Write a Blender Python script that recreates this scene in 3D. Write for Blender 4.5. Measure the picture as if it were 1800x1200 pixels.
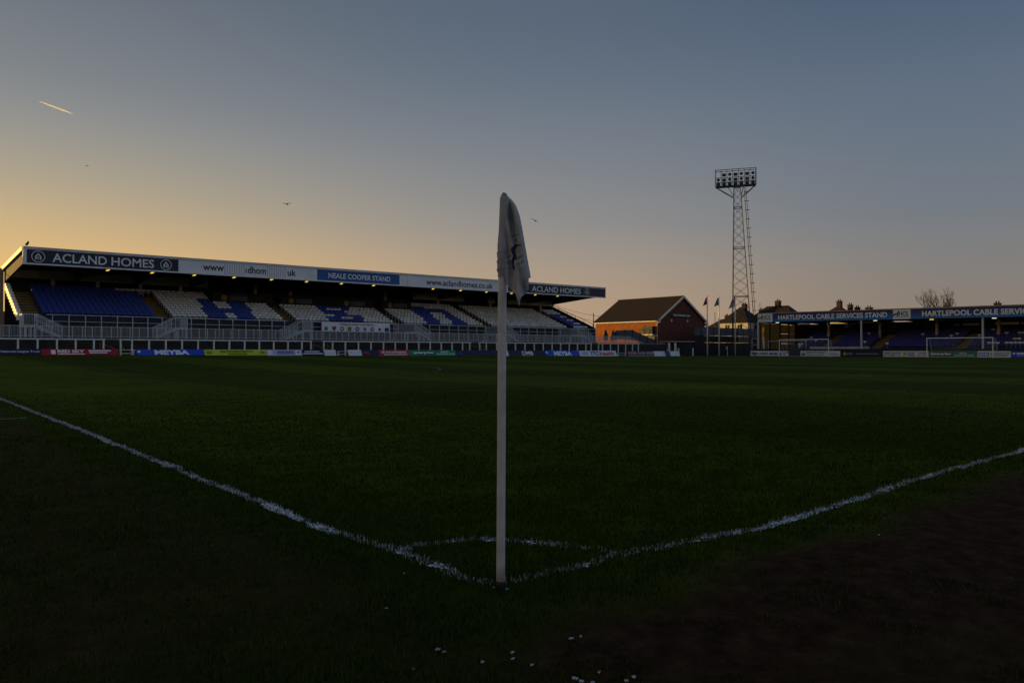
import bpy, math, random
import numpy as np
from mathutils import Vector, Matrix

for o in list(bpy.data.objects):
    bpy.data.objects.remove(o, do_unlink=True)
scn = bpy.context.scene
col = scn.collection
R = math.radians
random.seed(7)
rng = np.random.default_rng(11)

# ------------------------------------------------------------------ camera
# World axes: X runs along the near touchline, Y along the goal line, the
# corner of the pitch is the origin.
EYE = 0.95
FOC = 1300.0          # focal length in pixels of an 1800 wide frame
HOR = 615.0           # row of the horizon in that frame
YAW = math.atan2(1490.0, 1300.0)
SN, CS = math.sin(YAW), math.cos(YAW)
UC, VC = -1.924, -2.276
cam_d = bpy.data.cameras.new('camera')
cam = bpy.data.objects.new('camera', cam_d)
col.objects.link(cam)
cam.location = (UC, VC, EYE)
cam.rotation_euler = (R(90) + math.atan((HOR - 600) / FOC), 0, -(math.pi / 2 - YAW))
cam_d.sensor_width = 36
cam_d.lens = 36 * FOC / 1800
cam_d.clip_start = 0.05
cam_d.clip_end = 12000
scn.camera = cam

# ------------------------------------------------------------------ sky and sun
SUN_AZ = R(-75)       # bearing of the sun seen from the camera axis
SUN_EL = R(3.2)
su = math.sin(SUN_AZ) * SN + math.cos(SUN_AZ) * CS
sv = -math.sin(SUN_AZ) * CS + math.cos(SUN_AZ) * SN
SUN_DIR = Vector((su * math.cos(SUN_EL), sv * math.cos(SUN_EL), math.sin(SUN_EL)))
world = bpy.data.worlds.new('World')
scn.world = world
world.use_nodes = True
wn = world.node_tree
wn.nodes.clear()
sky = wn.nodes.new('ShaderNodeTexSky')
sky.sky_type = 'NISHITA'
sky.sun_disc = False
sky.sun_elevation = SUN_EL
sky.sun_rotation = math.atan2(su, sv)
sky.altitude = 0
sky.air_density = 1.0
sky.dust_density = 2.5
sky.ozone_density = 2.0
def wnode(kind, **kw):
    n = wn.nodes.new(kind)
    for k, v in kw.items(): setattr(n, k, v)
    return n
def wlink(a, b): wn.links.new(a, b)
def wmath(op, a, b=None, clamp=False):
    n = wnode('ShaderNodeMath', operation=op, use_clamp=clamp)
    for i, x in enumerate((a, b)):
        if x is None: continue
        if hasattr(x, 'links'): wlink(x, n.inputs[i])
        else: n.inputs[i].default_value = x
    return n.outputs[0]
def wramp(fac, stops):
    n = wnode('ShaderNodeValToRGB')
    n.color_ramp.interpolation = 'B_SPLINE'
    e = n.color_ramp.elements
    while len(e) < len(stops): e.new(0.5)
    for k, (p, c) in enumerate(stops):
        e[k].position = p
        e[k].color = (*c, 1)
    wlink(fac, n.inputs['Fac'])
    return n.outputs['Color']
def wmix(f, a, b, blend='MIX'):
    n = wnode('ShaderNodeMixRGB', blend_type=blend)
    if hasattr(f, 'links'): wlink(f, n.inputs[0])
    else: n.inputs[0].default_value = f
    wlink(a, n.inputs[1]); wlink(b, n.inputs[2])
    return n.outputs[0]
def wrange(x, a, b, c=0.0, d=1.0):
    n = wnode('ShaderNodeMapRange', interpolation_type='SMOOTHSTEP')
    wlink(x, n.inputs[0])
    for i, v in enumerate((a, b, c, d)): n.inputs[i + 1].default_value = v
    return n.outputs[0]
# hazy dusk air: colour by height above the horizon and bearing from the sun
wtc = wnode('ShaderNodeTexCoord')
sep = wnode('ShaderNodeSeparateXYZ'); wlink(wtc.outputs['Generated'], sep.inputs[0])
elev = sep.outputs[2]
hl = wmath('SQRT', wmath('ADD', wmath('MULTIPLY', sep.outputs[0], sep.outputs[0]), wmath('MULTIPLY', sep.outputs[1], sep.outputs[1])))
cosb = wmath('DIVIDE', wmath('ADD', wmath('MULTIPLY', sep.outputs[0], su), wmath('MULTIPLY', sep.outputs[1], sv)), wmath('MAXIMUM', hl, 0.001))
near = wramp(elev, [(0.0, (.88, .50, .12)), (0.09, (.76, .46, .15)), (0.163, (.46, .352, .20)), (0.24, (.275, .262, .232)), (0.304, (.185, .198, .212)), (0.416, (.112, .128, .150)), (1.0, (.080, .098, .130))])
midr = wramp(elev, [(0.0, (.46, .29, .175)), (0.087, (.385, .285, .20)), (0.163, (.25, .240, .232)), (0.304, (.128, .160, .203)), (0.416, (.082, .110, .155)), (1.0, (.072, .100, .146))])
farr = wramp(elev, [(0.0, (.24, .18, .14)), (0.087, (.205, .184, .167)), (0.163, (.148, .168, .196)), (0.304, (.098, .133, .188)), (0.416, (.056, .086, .138)), (1.0, (.056, .085, .134))])
sky_c = wmix(wrange(cosb, -0.33, 0.26), farr, midr)
sky_c = wmix(wrange(cosb, 0.16, 0.90), sky_c, near)
# scattering is weakest at right angles to the sun and picks up again opposite it
anti = wmath('MULTIPLY', wrange(cosb, -0.32, -1.0), hl)
gain = wmath('ADD', wmath('MULTIPLY', anti, 0.95), 1.0)
sky_g = wnode('ShaderNodeVectorMath', operation='SCALE'); wlink(sky_c, sky_g.inputs[0]); wlink(gain, sky_g.inputs['Scale'])
nis = wnode('ShaderNodeVectorMath', operation='SCALE'); wlink(sky.outputs[0], nis.inputs[0]); nis.inputs['Scale'].default_value = 0.015
tot = wnode('ShaderNodeVectorMath', operation='ADD'); wlink(sky_g.outputs[0], tot.inputs[0]); wlink(nis.outputs[0], tot.inputs[1])
bg = wnode('ShaderNodeBackground')
bg.inputs['Strength'].default_value = 1.0
wlink(tot.outputs[0], bg.inputs['Color'])
wo = wnode('ShaderNodeOutputWorld')
wlink(bg.outputs[0], wo.inputs['Surface'])

sun_d = bpy.data.lights.new('sun', 'SUN')
sun_d.energy = 4.0
sun_d.angle = R(0.53)
sun_d.color = (1.0, 0.61, 0.17)
sun = bpy.data.objects.new('sun', sun_d)
col.objects.link(sun)
sun.rotation_euler = SUN_DIR.to_track_quat('Z', 'Y').to_euler()
sun.location = SUN_DIR * 100

vs = scn.view_settings
vs.view_transform = 'Standard'
vs.look = 'None'
vs.exposure = 0.12
vs.gamma = 1.0
vs.use_curve_mapping = False
scn.render.engine = 'CYCLES'

# ------------------------------------------------------------------ survey helpers
def u_at(V, px):
    r = (px - 900) / FOC
    return (V - VC) * (CS + r * SN) / (SN - r * CS) + UC

def v_at(U, px):
    r = (px - 900) / FOC
    return (U - UC) * (SN - r * CS) / (CS + r * SN) + VC

def depth(u, v):
    return CS * (u - UC) + SN * (v - VC)

def z_at(u, v, py):
    return EYE + (HOR - py) * depth(u, v) / FOC

def shot(u, v, z):
    D = depth(u, v)
    return 900 + FOC * (SN * (u - UC) - CS * (v - VC)) / D, HOR - FOC * (z - EYE) / D

def floor_pt(px, py):
    D = FOC * EYE / (py - HOR)
    X = (px - 900) / FOC * D
    return SN * X + CS * D + UC, -CS * X + SN * D + VC

def sstep(x):
    x = np.clip(x, 0, 1)
    return x * x * (3 - 2 * x)

_ph = rng.uniform(0, 6.28, (40, 3))
def wav(u, v, scale, k0=0, n=8):
    """smooth pseudo noise, about -1..1"""
    t = 0
    for i in range(n):
        a = _ph[(k0 + i) % 40, 0]
        f = scale * (0.6 + 0.19 * i)
        t = t + np.sin(f * (u * np.cos(a) + v * np.sin(a)) + _ph[(k0 + i) % 40, 1])
    return t / n * 1.7

def ground_z(u, v):
    """lie of the land: the far left corner of the pitch rises a little"""
    return 0.56 * sstep((v - 18) / 50.0) * np.clip(1 - (u - 8) / 78.0, 0, 1.05) * np.clip((95 - v) / 20, 0, 1)

# ------------------------------------------------------------------ materials
MATS = {}
def mat(name, c, rough=0.7, var=0.12, scale=3.0, bump=0.0, bscale=40.0, metal=0.0, spec=0.3, c2=None, detail=4.0):
    m = bpy.data.materials.new(name)
    m.use_nodes = True
    nt = m.node_tree
    b = nt.nodes['Principled BSDF']
    b.inputs['Roughness'].default_value = rough
    b.inputs['Metallic'].default_value = metal
    b.inputs['Specular IOR Level'].default_value = spec
    tc = nt.nodes.new('ShaderNodeTexCoord')
    nz = nt.nodes.new('ShaderNodeTexNoise')
    nz.inputs['Scale'].default_value = scale
    nz.inputs['Detail'].default_value = detail
    nz.inputs['Roughness'].default_value = 0.65
    nt.links.new(tc.outputs['Object'], nz.inputs['Vector'])
    rp = nt.nodes.new('ShaderNodeValToRGB')
    rp.color_ramp.elements[0].position = 0.32
    rp.color_ramp.elements[1].position = 0.68
    a = c2 if c2 else tuple(x * (1 - 2 * var) for x in c)
    rp.color_ramp.elements[0].color = (*a, 1)
    rp.color_ramp.elements[1].color = (*[min(1, x * (1 + var * (0 if c2 else 0.6))) for x in c], 1)
    nt.links.new(nz.outputs['Fac'], rp.inputs['Fac'])
    nt.links.new(rp.outputs['Color'], b.inputs['Base Color'])
    if bump:
        n2 = nt.nodes.new('ShaderNodeTexNoise')
        n2.inputs['Scale'].default_value = bscale
        n2.inputs['Detail'].default_value = 5
        nt.links.new(tc.outputs['Object'], n2.inputs['Vector'])
        bp = nt.nodes.new('ShaderNodeBump')
        bp.inputs['Strength'].default_value = bump
        bp.inputs['Distance'].default_value = 0.02
        nt.links.new(n2.outputs['Fac'], bp.inputs['Height'])
        nt.links.new(bp.outputs['Normal'], b.inputs['Normal'])
    MATS[name] = m
    return m

def emit(name, c, s):
    m = bpy.data.materials.new(name)
    m.use_nodes = True
    b = m.node_tree.nodes['Principled BSDF']
    b.inputs['Base Color'].default_value = (*c, 1)
    b.inputs['Emission Color'].default_value = (*c, 1)
    b.inputs['Emission Strength'].default_value = s
    MATS[name] = m
    return m

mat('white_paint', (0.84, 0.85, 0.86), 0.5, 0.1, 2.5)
mat('white_steel', (0.60, 0.62, 0.64), 0.45, 0.13, 4.0)
mat('fascia_white', (0.86, 0.87, 0.89), 0.5, 0.07, 0.6)
mat('capping_grey', (0.55, 0.56, 0.58), 0.45, 0.1, 1.0, metal=0.2)
mat('navy_sign', (0.018, 0.02, 0.05), 0.4, 0.1, 1.0)
mat('blue_sign', (0.012, 0.10, 0.36), 0.4, 0.08, 1.0)
mat('letter_white', (0.88, 0.88, 0.90), 0.5, 0.06, 2.0)
mat('letter_dark', (0.012, 0.014, 0.03), 0.5, 0.05, 2.0)
mat('letter_red', (0.5, 0.02, 0.03), 0.5, 0.05, 2.0)
mat('letter_blue', (0.02, 0.06, 0.35), 0.5, 0.05, 2.0)
mat('yellow_paint', (0.36, 0.22, 0.03), 0.7, 0.25, 3.0)
mat('gold', (0.32, 0.22, 0.05), 0.5, 0.1, 3.0)
mat('seat_white', (0.90, 0.89, 0.87), 0.45, 0.2, 1.2)
mat('seat_blue', (0.014, 0.058, 0.42), 0.4, 0.2, 1.5)
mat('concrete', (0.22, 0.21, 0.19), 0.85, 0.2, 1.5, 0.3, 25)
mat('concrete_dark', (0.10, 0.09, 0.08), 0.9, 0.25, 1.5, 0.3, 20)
mat('lintel', (0.74, 0.61, 0.48), 0.8, 0.14, 1.2)
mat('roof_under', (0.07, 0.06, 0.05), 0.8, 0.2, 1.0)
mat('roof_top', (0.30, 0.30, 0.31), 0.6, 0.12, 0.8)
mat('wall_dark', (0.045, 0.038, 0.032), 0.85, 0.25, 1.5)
mat('navy_board', (0.012, 0.018, 0.06), 0.5, 0.12, 1.5)
mat('steel_dark', (0.045, 0.05, 0.055), 0.5, 0.2, 3.0, metal=0.5)
mat('steel_green', (0.05, 0.065, 0.065), 0.5, 0.2, 3.0, metal=0.3)
mat('lamp_glass', (0.02, 0.022, 0.03), 0.15, 0.1, 4.0, spec=0.6)
mat('brick_silhouette', (0.045, 0.026, 0.022), 0.9, 0.2, 2.0)  # chimney brick darkened so the stacks read as backlit silhouettes
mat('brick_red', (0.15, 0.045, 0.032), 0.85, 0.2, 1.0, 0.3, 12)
mat('brick_sunlit', (0.34, 0.10, 0.020), 0.85, 0.16, 1.5, 0.3, 12)  # brighter copy of the red brick, with sunlight put into its colour
mat('tile_roof', (0.024, 0.015, 0.015), 0.8, 0.2, 1.4)
mat('render_white', (0.55, 0.53, 0.50), 0.8, 0.15, 1.0)
mat('gutter_white', (0.62, 0.62, 0.62), 0.5, 0.08, 1.0)
mat('hoarding_grey', (0.11, 0.125, 0.15), 0.6, 0.2, 0.8)
mat('hoarding_navy', (0.014, 0.016, 0.035), 0.6, 0.2, 0.8)
mat('mesh_grey', (0.10, 0.105, 0.11), 0.8, 0.2, 2.0)
mat('tarp', (0.12, 0.11, 0.10), 0.8, 0.25, 1.5, 0.5, 8)
mat('bird', (0.035, 0.033, 0.032), 0.8, 0.2, 10)
mat('bark', (0.05, 0.04, 0.032), 0.9, 0.2, 6)
mat('cable', (0.02, 0.02, 0.02), 0.6, 0.1, 3)
mat('window_glass', (0.012, 0.014, 0.018), 0.1, 0.05, 2, spec=0.6)
mat('door_dark', (0.02, 0.02, 0.022), 0.6, 0.1, 2)
mat('cream_wall', (0.42, 0.33, 0.22), 0.8, 0.12, 1.0)
emit('lamp_amber', (1.0, 0.66, 0.06), 0.9)
emit('lamp_pale', (1.0, 0.9, 0.65), 0.8)

# ------------------------------------------------------------------ mesh helpers
OFF = {}
def tag(o, label=None, cat=None, group=None, kind=None):
    if label: o['label'] = label
    if cat: o['category'] = cat
    if group: o['group'] = group
    if kind: o['kind'] = kind
    return o

def thing(name, loc, label, cat, group=None):
    o = bpy.data.objects.new(name, None)
    o.empty_display_size = 0.3
    col.objects.link(o)
    o.location = loc
    OFF[o.name] = Vector(loc)
    return tag(o, label, cat, group)

class MB:
    def __init__(s):
        s.v = []; s.f = []; s.m = []; s.mi = 0
    def add(s, vs, fs):
        n = len(s.v)
        s.v += [tuple(p) for p in vs]
        s.f += [tuple(i + n for i in f) for f in fs]
        s.m += [s.mi] * len(fs)
        return s
    def box(s, x0, x1, y0, y1, z0, z1):
        return s.hexa([(x0, y0, z0), (x1, y0, z0), (x1, y1, z0), (x0, y1, z0), (x0, y0, z1), (x1, y0, z1), (x1, y1, z1), (x0, y1, z1)])
    def hexa(s, p):
        return s.add(p, [(0, 3, 2, 1), (4, 5, 6, 7), (0, 1, 5, 4), (1, 2, 6, 5), (2, 3, 7, 6), (3, 0, 4, 7)])
    def bar(s, p, q, w, h=None, up=(0, 0, 1)):
        h = h or w
        p, q = Vector(p), Vector(q)
        d = (q - p).normalized()
        up = Vector(up)
        if abs(d.dot(up)) > 0.99: up = Vector((0, 1, 0))
        a = d.cross(up).normalized() * (w / 2)
        b = d.cross(a).normalized() * (h / 2)
        return s.hexa([p - a - b, p + a - b, p + a + b, p - a + b, q - a - b, q + a - b, q + a + b, q - a + b][0:8])
    def tube(s, pts, rad, n=8, cap=True):
        pts = [Vector(p) for p in pts]
        if not hasattr(rad, '__len__'): rad = [rad] * len(pts)
        vs = []; fs = []
        ref = None
        for i, p in enumerate(pts):
            d = (pts[min(i + 1, len(pts) - 1)] - pts[max(i - 1, 0)]).normalized()
            if ref is None:
                ref = d.cross(Vector((0, 0, 1)) if abs(d.z) < 0.9 else Vector((1, 0, 0))).normalized()
            a = (ref - d * ref.dot(d)).normalized()
            b = d.cross(a)
            for k in range(n):
                t = 2 * math.pi * k / n
                vs.append(p + a * math.cos(t) * rad[i] + b * math.sin(t) * rad[i])
        for i in range(len(pts) - 1):
            for k in range(n):
                k2 = (k + 1) % n
                fs.append((i * n + k, i * n + k2, (i + 1) * n + k2, (i + 1) * n + k))
        if cap:
            fs.append(tuple(range(n))[::-1])
            fs.append(tuple((len(pts) - 1) * n + k for k in range(n)))
        return s.add(vs, fs)
    def prism(s, poly, vec):
        n = len(poly)
        vec = Vector(vec)
        a = [Vector(p) for p in poly]
        b = [p + vec for p in a]
        return s.add(a + b, [tuple(range(n))[::-1], tuple(range(n, 2 * n))] + [(i, (i + 1) % n, n + (i + 1) % n, n + i) for i in range(n)])
    def mesh(s, name, mats, off=(0, 0, 0), smooth=False):
        off = Vector(off)
        me = bpy.data.meshes.new(name)
        me.from_pydata([tuple(Vector(p) - off) for p in s.v], [], s.f)
        if not isinstance(mats, (list, tuple)): mats = [mats]
        for m in mats: me.materials.append(MATS[m] if isinstance(m, str) else m)
        if len(mats) > 1: me.polygons.foreach_set('material_index', s.m)
        if smooth: me.polygons.foreach_set('use_smooth', [True] * len(s.f))
        me.update()
        return me
    def build(s, name, mats, parent=None, smooth=False, origin=None):
        off = OFF[parent.name] if parent else Vector(origin or (0, 0, 0))
        o = bpy.data.objects.new(name, s.mesh(name, mats, off, smooth))
        col.objects.link(o)
        if parent: o.parent = parent
        else: o.location = off
        OFF[o.name] = off
        return o

def child(name, me, parent, loc, rz=0):
    """a part that shares its mesh with its likes; loc in world coordinates"""
    o = bpy.data.objects.new(name, me)
    col.objects.link(o)
    o.parent = parent
    o.location = Vector(loc) - OFF[parent.name]
    o.rotation_euler = (0, 0, rz)
    OFF[o.name] = OFF[parent.name]
    return o

# ------------------------------------------------------------------ lettering
TXT = {}
def text_geo(s, bold=0.0):
    key = (s, bold)
    if key in TXT: return TXT[key]
    c = bpy.data.curves.new('t', 'FONT')
    c.body = s
    c.resolution_u = 3
    c.offset = bold
    o = bpy.data.objects.new('t', c)
    col.objects.link(o)
    bpy.context.view_layer.update()
    dg = bpy.context.evaluated_depsgraph_get()
    me = bpy.data.meshes.new_from_object(o.evaluated_get(dg))
    v = np.zeros(len(me.vertices) * 3)
    me.vertices.foreach_get('co', v)
    v = v.reshape(-1, 3)
    f = [tuple(p.vertices) for p in me.polygons]
    lo, hi = v.min(0), v.max(0)
    v = (v - (lo + hi) / 2) / np.maximum(hi - lo, 1e-6)
    bpy.data.objects.remove(o, do_unlink=True)
    bpy.data.curves.remove(c)
    bpy.data.meshes.remove(me)
    TXT[key] = (v, f)
    return TXT[key]

for _t, _b in [('ACLAND', .012), ('HOMES', .012), ('www', .02), ('dhom', .02), ('uk', .02), ('NEALE COOPER STAND', .02), ('www.aclandhomes.co.uk', .015),
               ('HARTLEPOOL CABLE SERVICES STAND', .03), ('HCS', .02), ('MEYBA', .05), ('National League Trust', .01), ('RED SKY', .04),
               ('WATCH EVERY MATCH', .03), ('DMB', .03), ('enterprise', .04), ('BE THE DIFFERENCE', .03), ('ITC', .03), ('health', .03),
               ('THE CORNER FLAG', .02), ('WINSTANLEY', .02), ('GNG WASTE', .04), ('MANAGEMENT LTD', .03), ('SKIP', .03), ('HIRE', .03),
               ('01429', .03), ('867 6772', .03), ('KNS', .04), ('AUTOMOTIVE LTD', .02), ('sign', .04), ('HOME FOR', .02), ('THE NATIONAL LEAGUE', .02), ('Hartlepool United Youth Alliance', .01),
               ('DAZN', .02)]:
    text_geo(_t, _b)

def lettering(parent, s, O, Rt, Up, w, h, m, bold=0.0, lift=0.012, name='lettering'):
    v, f = text_geo(s, bold)
    O, Rt, Up = Vector(O), Vector(Rt).normalized(), Vector(Up).normalized()
    N = Rt.cross(Up)
    b = MB()
    b.add([O + Rt * (p[0] * w) + Up * (p[1] * h) + N * lift for p in v], f)
    return b.build(name, m, parent)

def flat(parent, name, poly, O, Rt, Up, m, lift=0.008, thick=0.004):
    O, Rt, Up = Vector(O), Vector(Rt).normalized(), Vector(Up).normalized()
    N = Rt.cross(Up)
    b = MB()
    b.prism([O + Rt * x + Up * y + N * (lift - thick) for x, y in poly], N * thick)
    return b.build(name, m, parent)

def ring_poly(b, O, Rt, Up, r0, r1, n=20, lift=0.01):
    O, Rt, Up = Vector(O), Vector(Rt).normalized(), Vector(Up).normalized()
    N = Rt.cross(Up)
    vs = []; fs = []
    for k in range(n):
        t = 2 * math.pi * k / n
        for r in (r0, r1):
            vs.append(O + Rt * math.cos(t) * r + Up * math.sin(t) * r + N * lift)
    for k in range(n):
        a, c = 2 * k, 2 * ((k + 1) % n)
        fs.append((a, a + 1, c + 1, c))
    b.add(vs, fs)

def disc(r, n=14, sx=1.0, cx=0, cy=0):
    return [(cx + sx * r * math.cos(2 * math.pi * k / n), cy + r * math.sin(2 * math.pi * k / n)) for k in range(n)]
# ------------------------------------------------------------------ the ground
def axis(segs):
    out = []
    for a, b, st in segs:
        n = max(1, int(round((b - a) / st)))
        out += list(np.linspace(a, b, n, endpoint=False))
    out.append(segs[-1][1])
    return np.array(out)

GU = axis([(-2500, -400, 300), (-400, -60, 40), (-60, -5, 5), (-5, 8, 0.06), (8, 20, 0.4), (20, 110, 2), (110, 400, 25), (400, 3000, 300)])
GV = axis([(-2500, -400, 300), (-400, -60, 40), (-60, -5, 5), (-5, 8, 0.06), (8, 20, 0.4), (20, 100, 2), (100, 400, 25), (400, 3000, 300)])

def mud_amount(u, v):
    """0 = full turf, 1 = bare soil; worn ground outside the touchline"""
    n = wav(u, v, 2.2, 3) * 0.55 + wav(u, v, 6.0, 11) * 0.35 + wav(u, v, 0.7, 21) * 0.3
    side = sstep((-0.22 - v + 0.12 * n) / 0.55)                       # beyond the touchline
    side = side * sstep((u + 1.3 + 0.3 * n) / 1.3)                    # mostly to the right of the corner
    left = 0.46 * sstep((-0.2 - u) / 0.4) * sstep((v + 1.2) / 0.8)
    nearcam = sstep((1.25 - np.hypot(u - UC - 1.05, v - VC - 0.75)) / 0.7)
    m = np.maximum(np.maximum(side, left), 0.85 * nearcam)
    return np.clip(m + 0.30 * n * (m > 0.02) * np.minimum(1, m * 3), 0, 1)

def near_z(u, v):
    fall = np.clip((14 - np.hypot(u, v)) / 8, 0, 1)
    return fall * (0.010 * wav(u, v, 3.0, 2) + 0.008 * wav(u, v, 11.0, 9) + 0.006 * wav(u, v, 31.0, 17))

UU, VV = np.meshgrid(GU, GV, indexing='ij')
ZZ = ground_z(UU, VV) + near_z(UU, VV)
nu, nv = UU.shape
gv = np.stack([UU, VV, ZZ], -1).reshape(-1, 3).astype(np.float32)
ii, jj = np.meshgrid(np.arange(nu - 1), np.arange(nv - 1), indexing='ij')
gf = np.stack([ii * nv + jj, (ii + 1) * nv + jj, (ii + 1) * nv + jj + 1, ii * nv + jj + 1], -1).reshape(-1, 4)

def np_mesh(name, verts, faces, mats):
    me = bpy.data.meshes.new(name)
    k = faces.shape[1]
    me.vertices.add(len(verts)); me.vertices.foreach_set('co', verts.astype(np.float32).ravel())
    me.loops.add(faces.size); me.loops.foreach_set('vertex_index', faces.astype(np.int32).ravel())
    me.polygons.add(len(faces)); me.polygons.foreach_set('loop_start', np.arange(0, faces.size, k, dtype=np.int32))
    try: me.polygons.foreach_set('loop_total', np.full(len(faces), k, dtype=np.int32))
    except Exception: pass
    for m in mats: me.materials.append(m)
    me.update(calc_edges=True)
    return me

def ground_material():
    m = bpy.data.materials.new('ground')
    m.use_nodes = True
    nt = m.node_tree
    L = nt.links.new
    b = nt.nodes['Principled BSDF']
    b.inputs['Roughness'].default_value = 0.85
    b.inputs['Specular IOR Level'].default_value = 0.015
    at = nt.nodes.new('ShaderNodeAttribute'); at.attribute_name = 'soil'
    zone = nt.nodes.new('ShaderNodeAttribute'); zone.attribute_name = 'yard'
    tc = nt.nodes.new('ShaderNodeTexCoord')
    def noise(scale, det=5, rough=0.6, vec=None):
        n = nt.nodes.new('ShaderNodeTexNoise')
        n.inputs['Scale'].default_value = scale
        n.inputs['Detail'].default_value = det
        n.inputs['Roughness'].default_value = rough
        L(vec or tc.outputs['Object'], n.inputs['Vector'])
        return n.outputs['Fac']
    def ramp(fac, stops):
        r = nt.nodes.new('ShaderNodeValToRGB')
        e = r.color_ramp.elements
        while len(e) < len(stops): e.new(0.5)
        for k, (p, c) in enumerate(stops):
            e[k].position = p; e[k].color = (*c, 1)
        L(fac, r.inputs['Fac'])
        return r.outputs['Color']
    def mix(f, a, c):
        x = nt.nodes.new('ShaderNodeMixRGB')
        if hasattr(f, 'links'): L(f, x.inputs[0])
        else: x.inputs[0].default_value = f
        L(a, x.inputs[1]); L(c, x.inputs[2])
        return x.outputs[0]
    turf_a = ramp(noise(0.16, 6, 0.7), [(0.25, (0.018, 0.038, 0.0015)), (0.48, (0.046, 0.070, 0.004)), (0.75, (0.125, 0.128, 0.012))])
    turf_b = ramp(noise(2.6, 8, 0.75), [(0.3, (0.008, 0.020, 0.0008)), (0.7, (0.082, 0.116, 0.007))])
    turf = mix(0.5, turf_a, turf_b)
    soil = ramp(noise(9, 8, 0.7), [(0.25, (0.014, 0.007, 0.004)), (0.5, (0.046, 0.024, 0.0145)), (0.8, (0.105, 0.060, 0.036))])
    yard = ramp(noise(1.2, 6, 0.7), [(0.3, (0.030, 0.030, 0.030)), (0.7, (0.060, 0.058, 0.055))])
    # light mowing bands running across the pitch
    sx = nt.nodes.new('ShaderNodeSeparateXYZ'); L(tc.outputs['Object'], sx.inputs[0])
    mu = nt.nodes.new('ShaderNodeMath'); mu.operation = 'MULTIPLY'; mu.inputs[1].default_value = 2 * math.pi / 11.0
    L(sx.outputs[0], mu.inputs[0])
    si = nt.nodes.new('ShaderNodeMath'); si.operation = 'SINE'; L(mu.outputs[0], si.inputs[0])
    ban = ramp(si.outputs[0], [(0.0, (0.72, 0.74, 0.72)), (0.35, (1.18, 1.15, 1.1))])
    tm = nt.nodes.new('ShaderNodeMixRGB'); tm.blend_type = 'MULTIPLY'; tm.inputs[0].default_value = 1.0
    L(turf, tm.inputs[1]); L(ban, tm.inputs[2])
    c = mix(at.outputs['Fac'], tm.outputs[0], soil)
    c = mix(zone.outputs['Fac'], c, yard)
    L(c, b.inputs['Base Color'])
    bp = nt.nodes.new('ShaderNodeBump')
    bp.inputs['Strength'].default_value = 0.8
    bp.inputs['Distance'].default_value = 0.03
    L(noise(22, 9, 0.8), bp.inputs['Height'])
    L(bp.outputs['Normal'], b.inputs['Normal'])
    return m

gm = np_mesh('ground', gv, gf, [ground_material()])
soil = mud_amount(gv[:, 0], gv[:, 1])
soil = np.where(np.hypot(gv[:, 0], gv[:, 1]) < 200, soil, 0.3)
ya = gm.attributes.new('soil', 'FLOAT', 'POINT'); ya.data.foreach_set('value', soil.astype(np.float32))
yard = np.maximum.reduce([sstep((gv[:, 0] - 103) / 3), sstep((gv[:, 1] - 66) / 3), sstep((-12 - gv[:, 1]) / 4), sstep((-10 - gv[:, 0]) / 4)])
ya = gm.attributes.new('yard', 'FLOAT', 'POINT'); ya.data.foreach_set('value', yard.astype(np.float32))
gm.polygons.foreach_set('use_smooth', np.ones(len(gf), dtype=bool))
ground = bpy.data.objects.new('ground', gm)
col.objects.link(ground)
tag(ground, 'dark turf pitch and worn soil running to the stands', 'ground', kind='structure')

# ------------------------------------------------------------------ pitch markings
W, L_ = 63.0, 100.0
goal_line = [(-0.02, 0.05), (-0.06, 0.31), (-0.04, 0.60), (-0.07, 0.89), (-0.085, 2.09), (-0.06, 3.72), (-0.02, 6.85), (0.04, 15.3), (0.0, 32), (0.0, W)]
touch_line = [(0.05, 0.01), (0.29, -0.002), (0.61, -0.031), (0.92, -0.06), (1.61, -0.165), (2.94, -0.163), (6.45, -0.158), (16, -0.06), (40, 0), (L_, 0)]
arc_line = [(0.695 * math.sin(t), 0.695 * math.cos(t)) for t in np.linspace(-0.03, 1.60, 30)]

def resample(pts, step):
    P = np.array(pts, float)
    d = np.r_[0, np.cumsum(np.hypot(*np.diff(P, axis=0).T))]
    t = np.arange(0, d[-1] + step, step)
    x = np.interp(t, d, P[:, 0]); y = np.interp(t, d, P[:, 1])
    k = max(1, int(0.25 / step))
    ker = np.ones(2 * k + 1) / (2 * k + 1)
    xs = np.convolve(np.pad(x, k, mode='reflect', reflect_type='odd'), ker, 'valid'); ys = np.convolve(np.pad(y, k, mode='reflect', reflect_type='odd'), ker, 'valid')
    return np.stack([xs, ys], -1)

def line_dist(u, v, pts):
    best = np.full(u.shape, 9.0)
    P = np.array(pts)
    for a, b in zip(P[:-1], P[1:]):
        d = b - a
        t = np.clip(((u - a[0]) * d[0] + (v - a[1]) * d[1]) / (d @ d + 1e-9), 0, 1)
        best = np.minimum(best, np.hypot(u - a[0] - t * d[0], v - a[1] - t * d[1]))
    return best

near_goal = resample([p for p in goal_line if p[1] < 16], 0.1)
near_touch = resample([p for p in touch_line if p[0] < 17], 0.1)
near_arc = np.array(arc_line)

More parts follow.
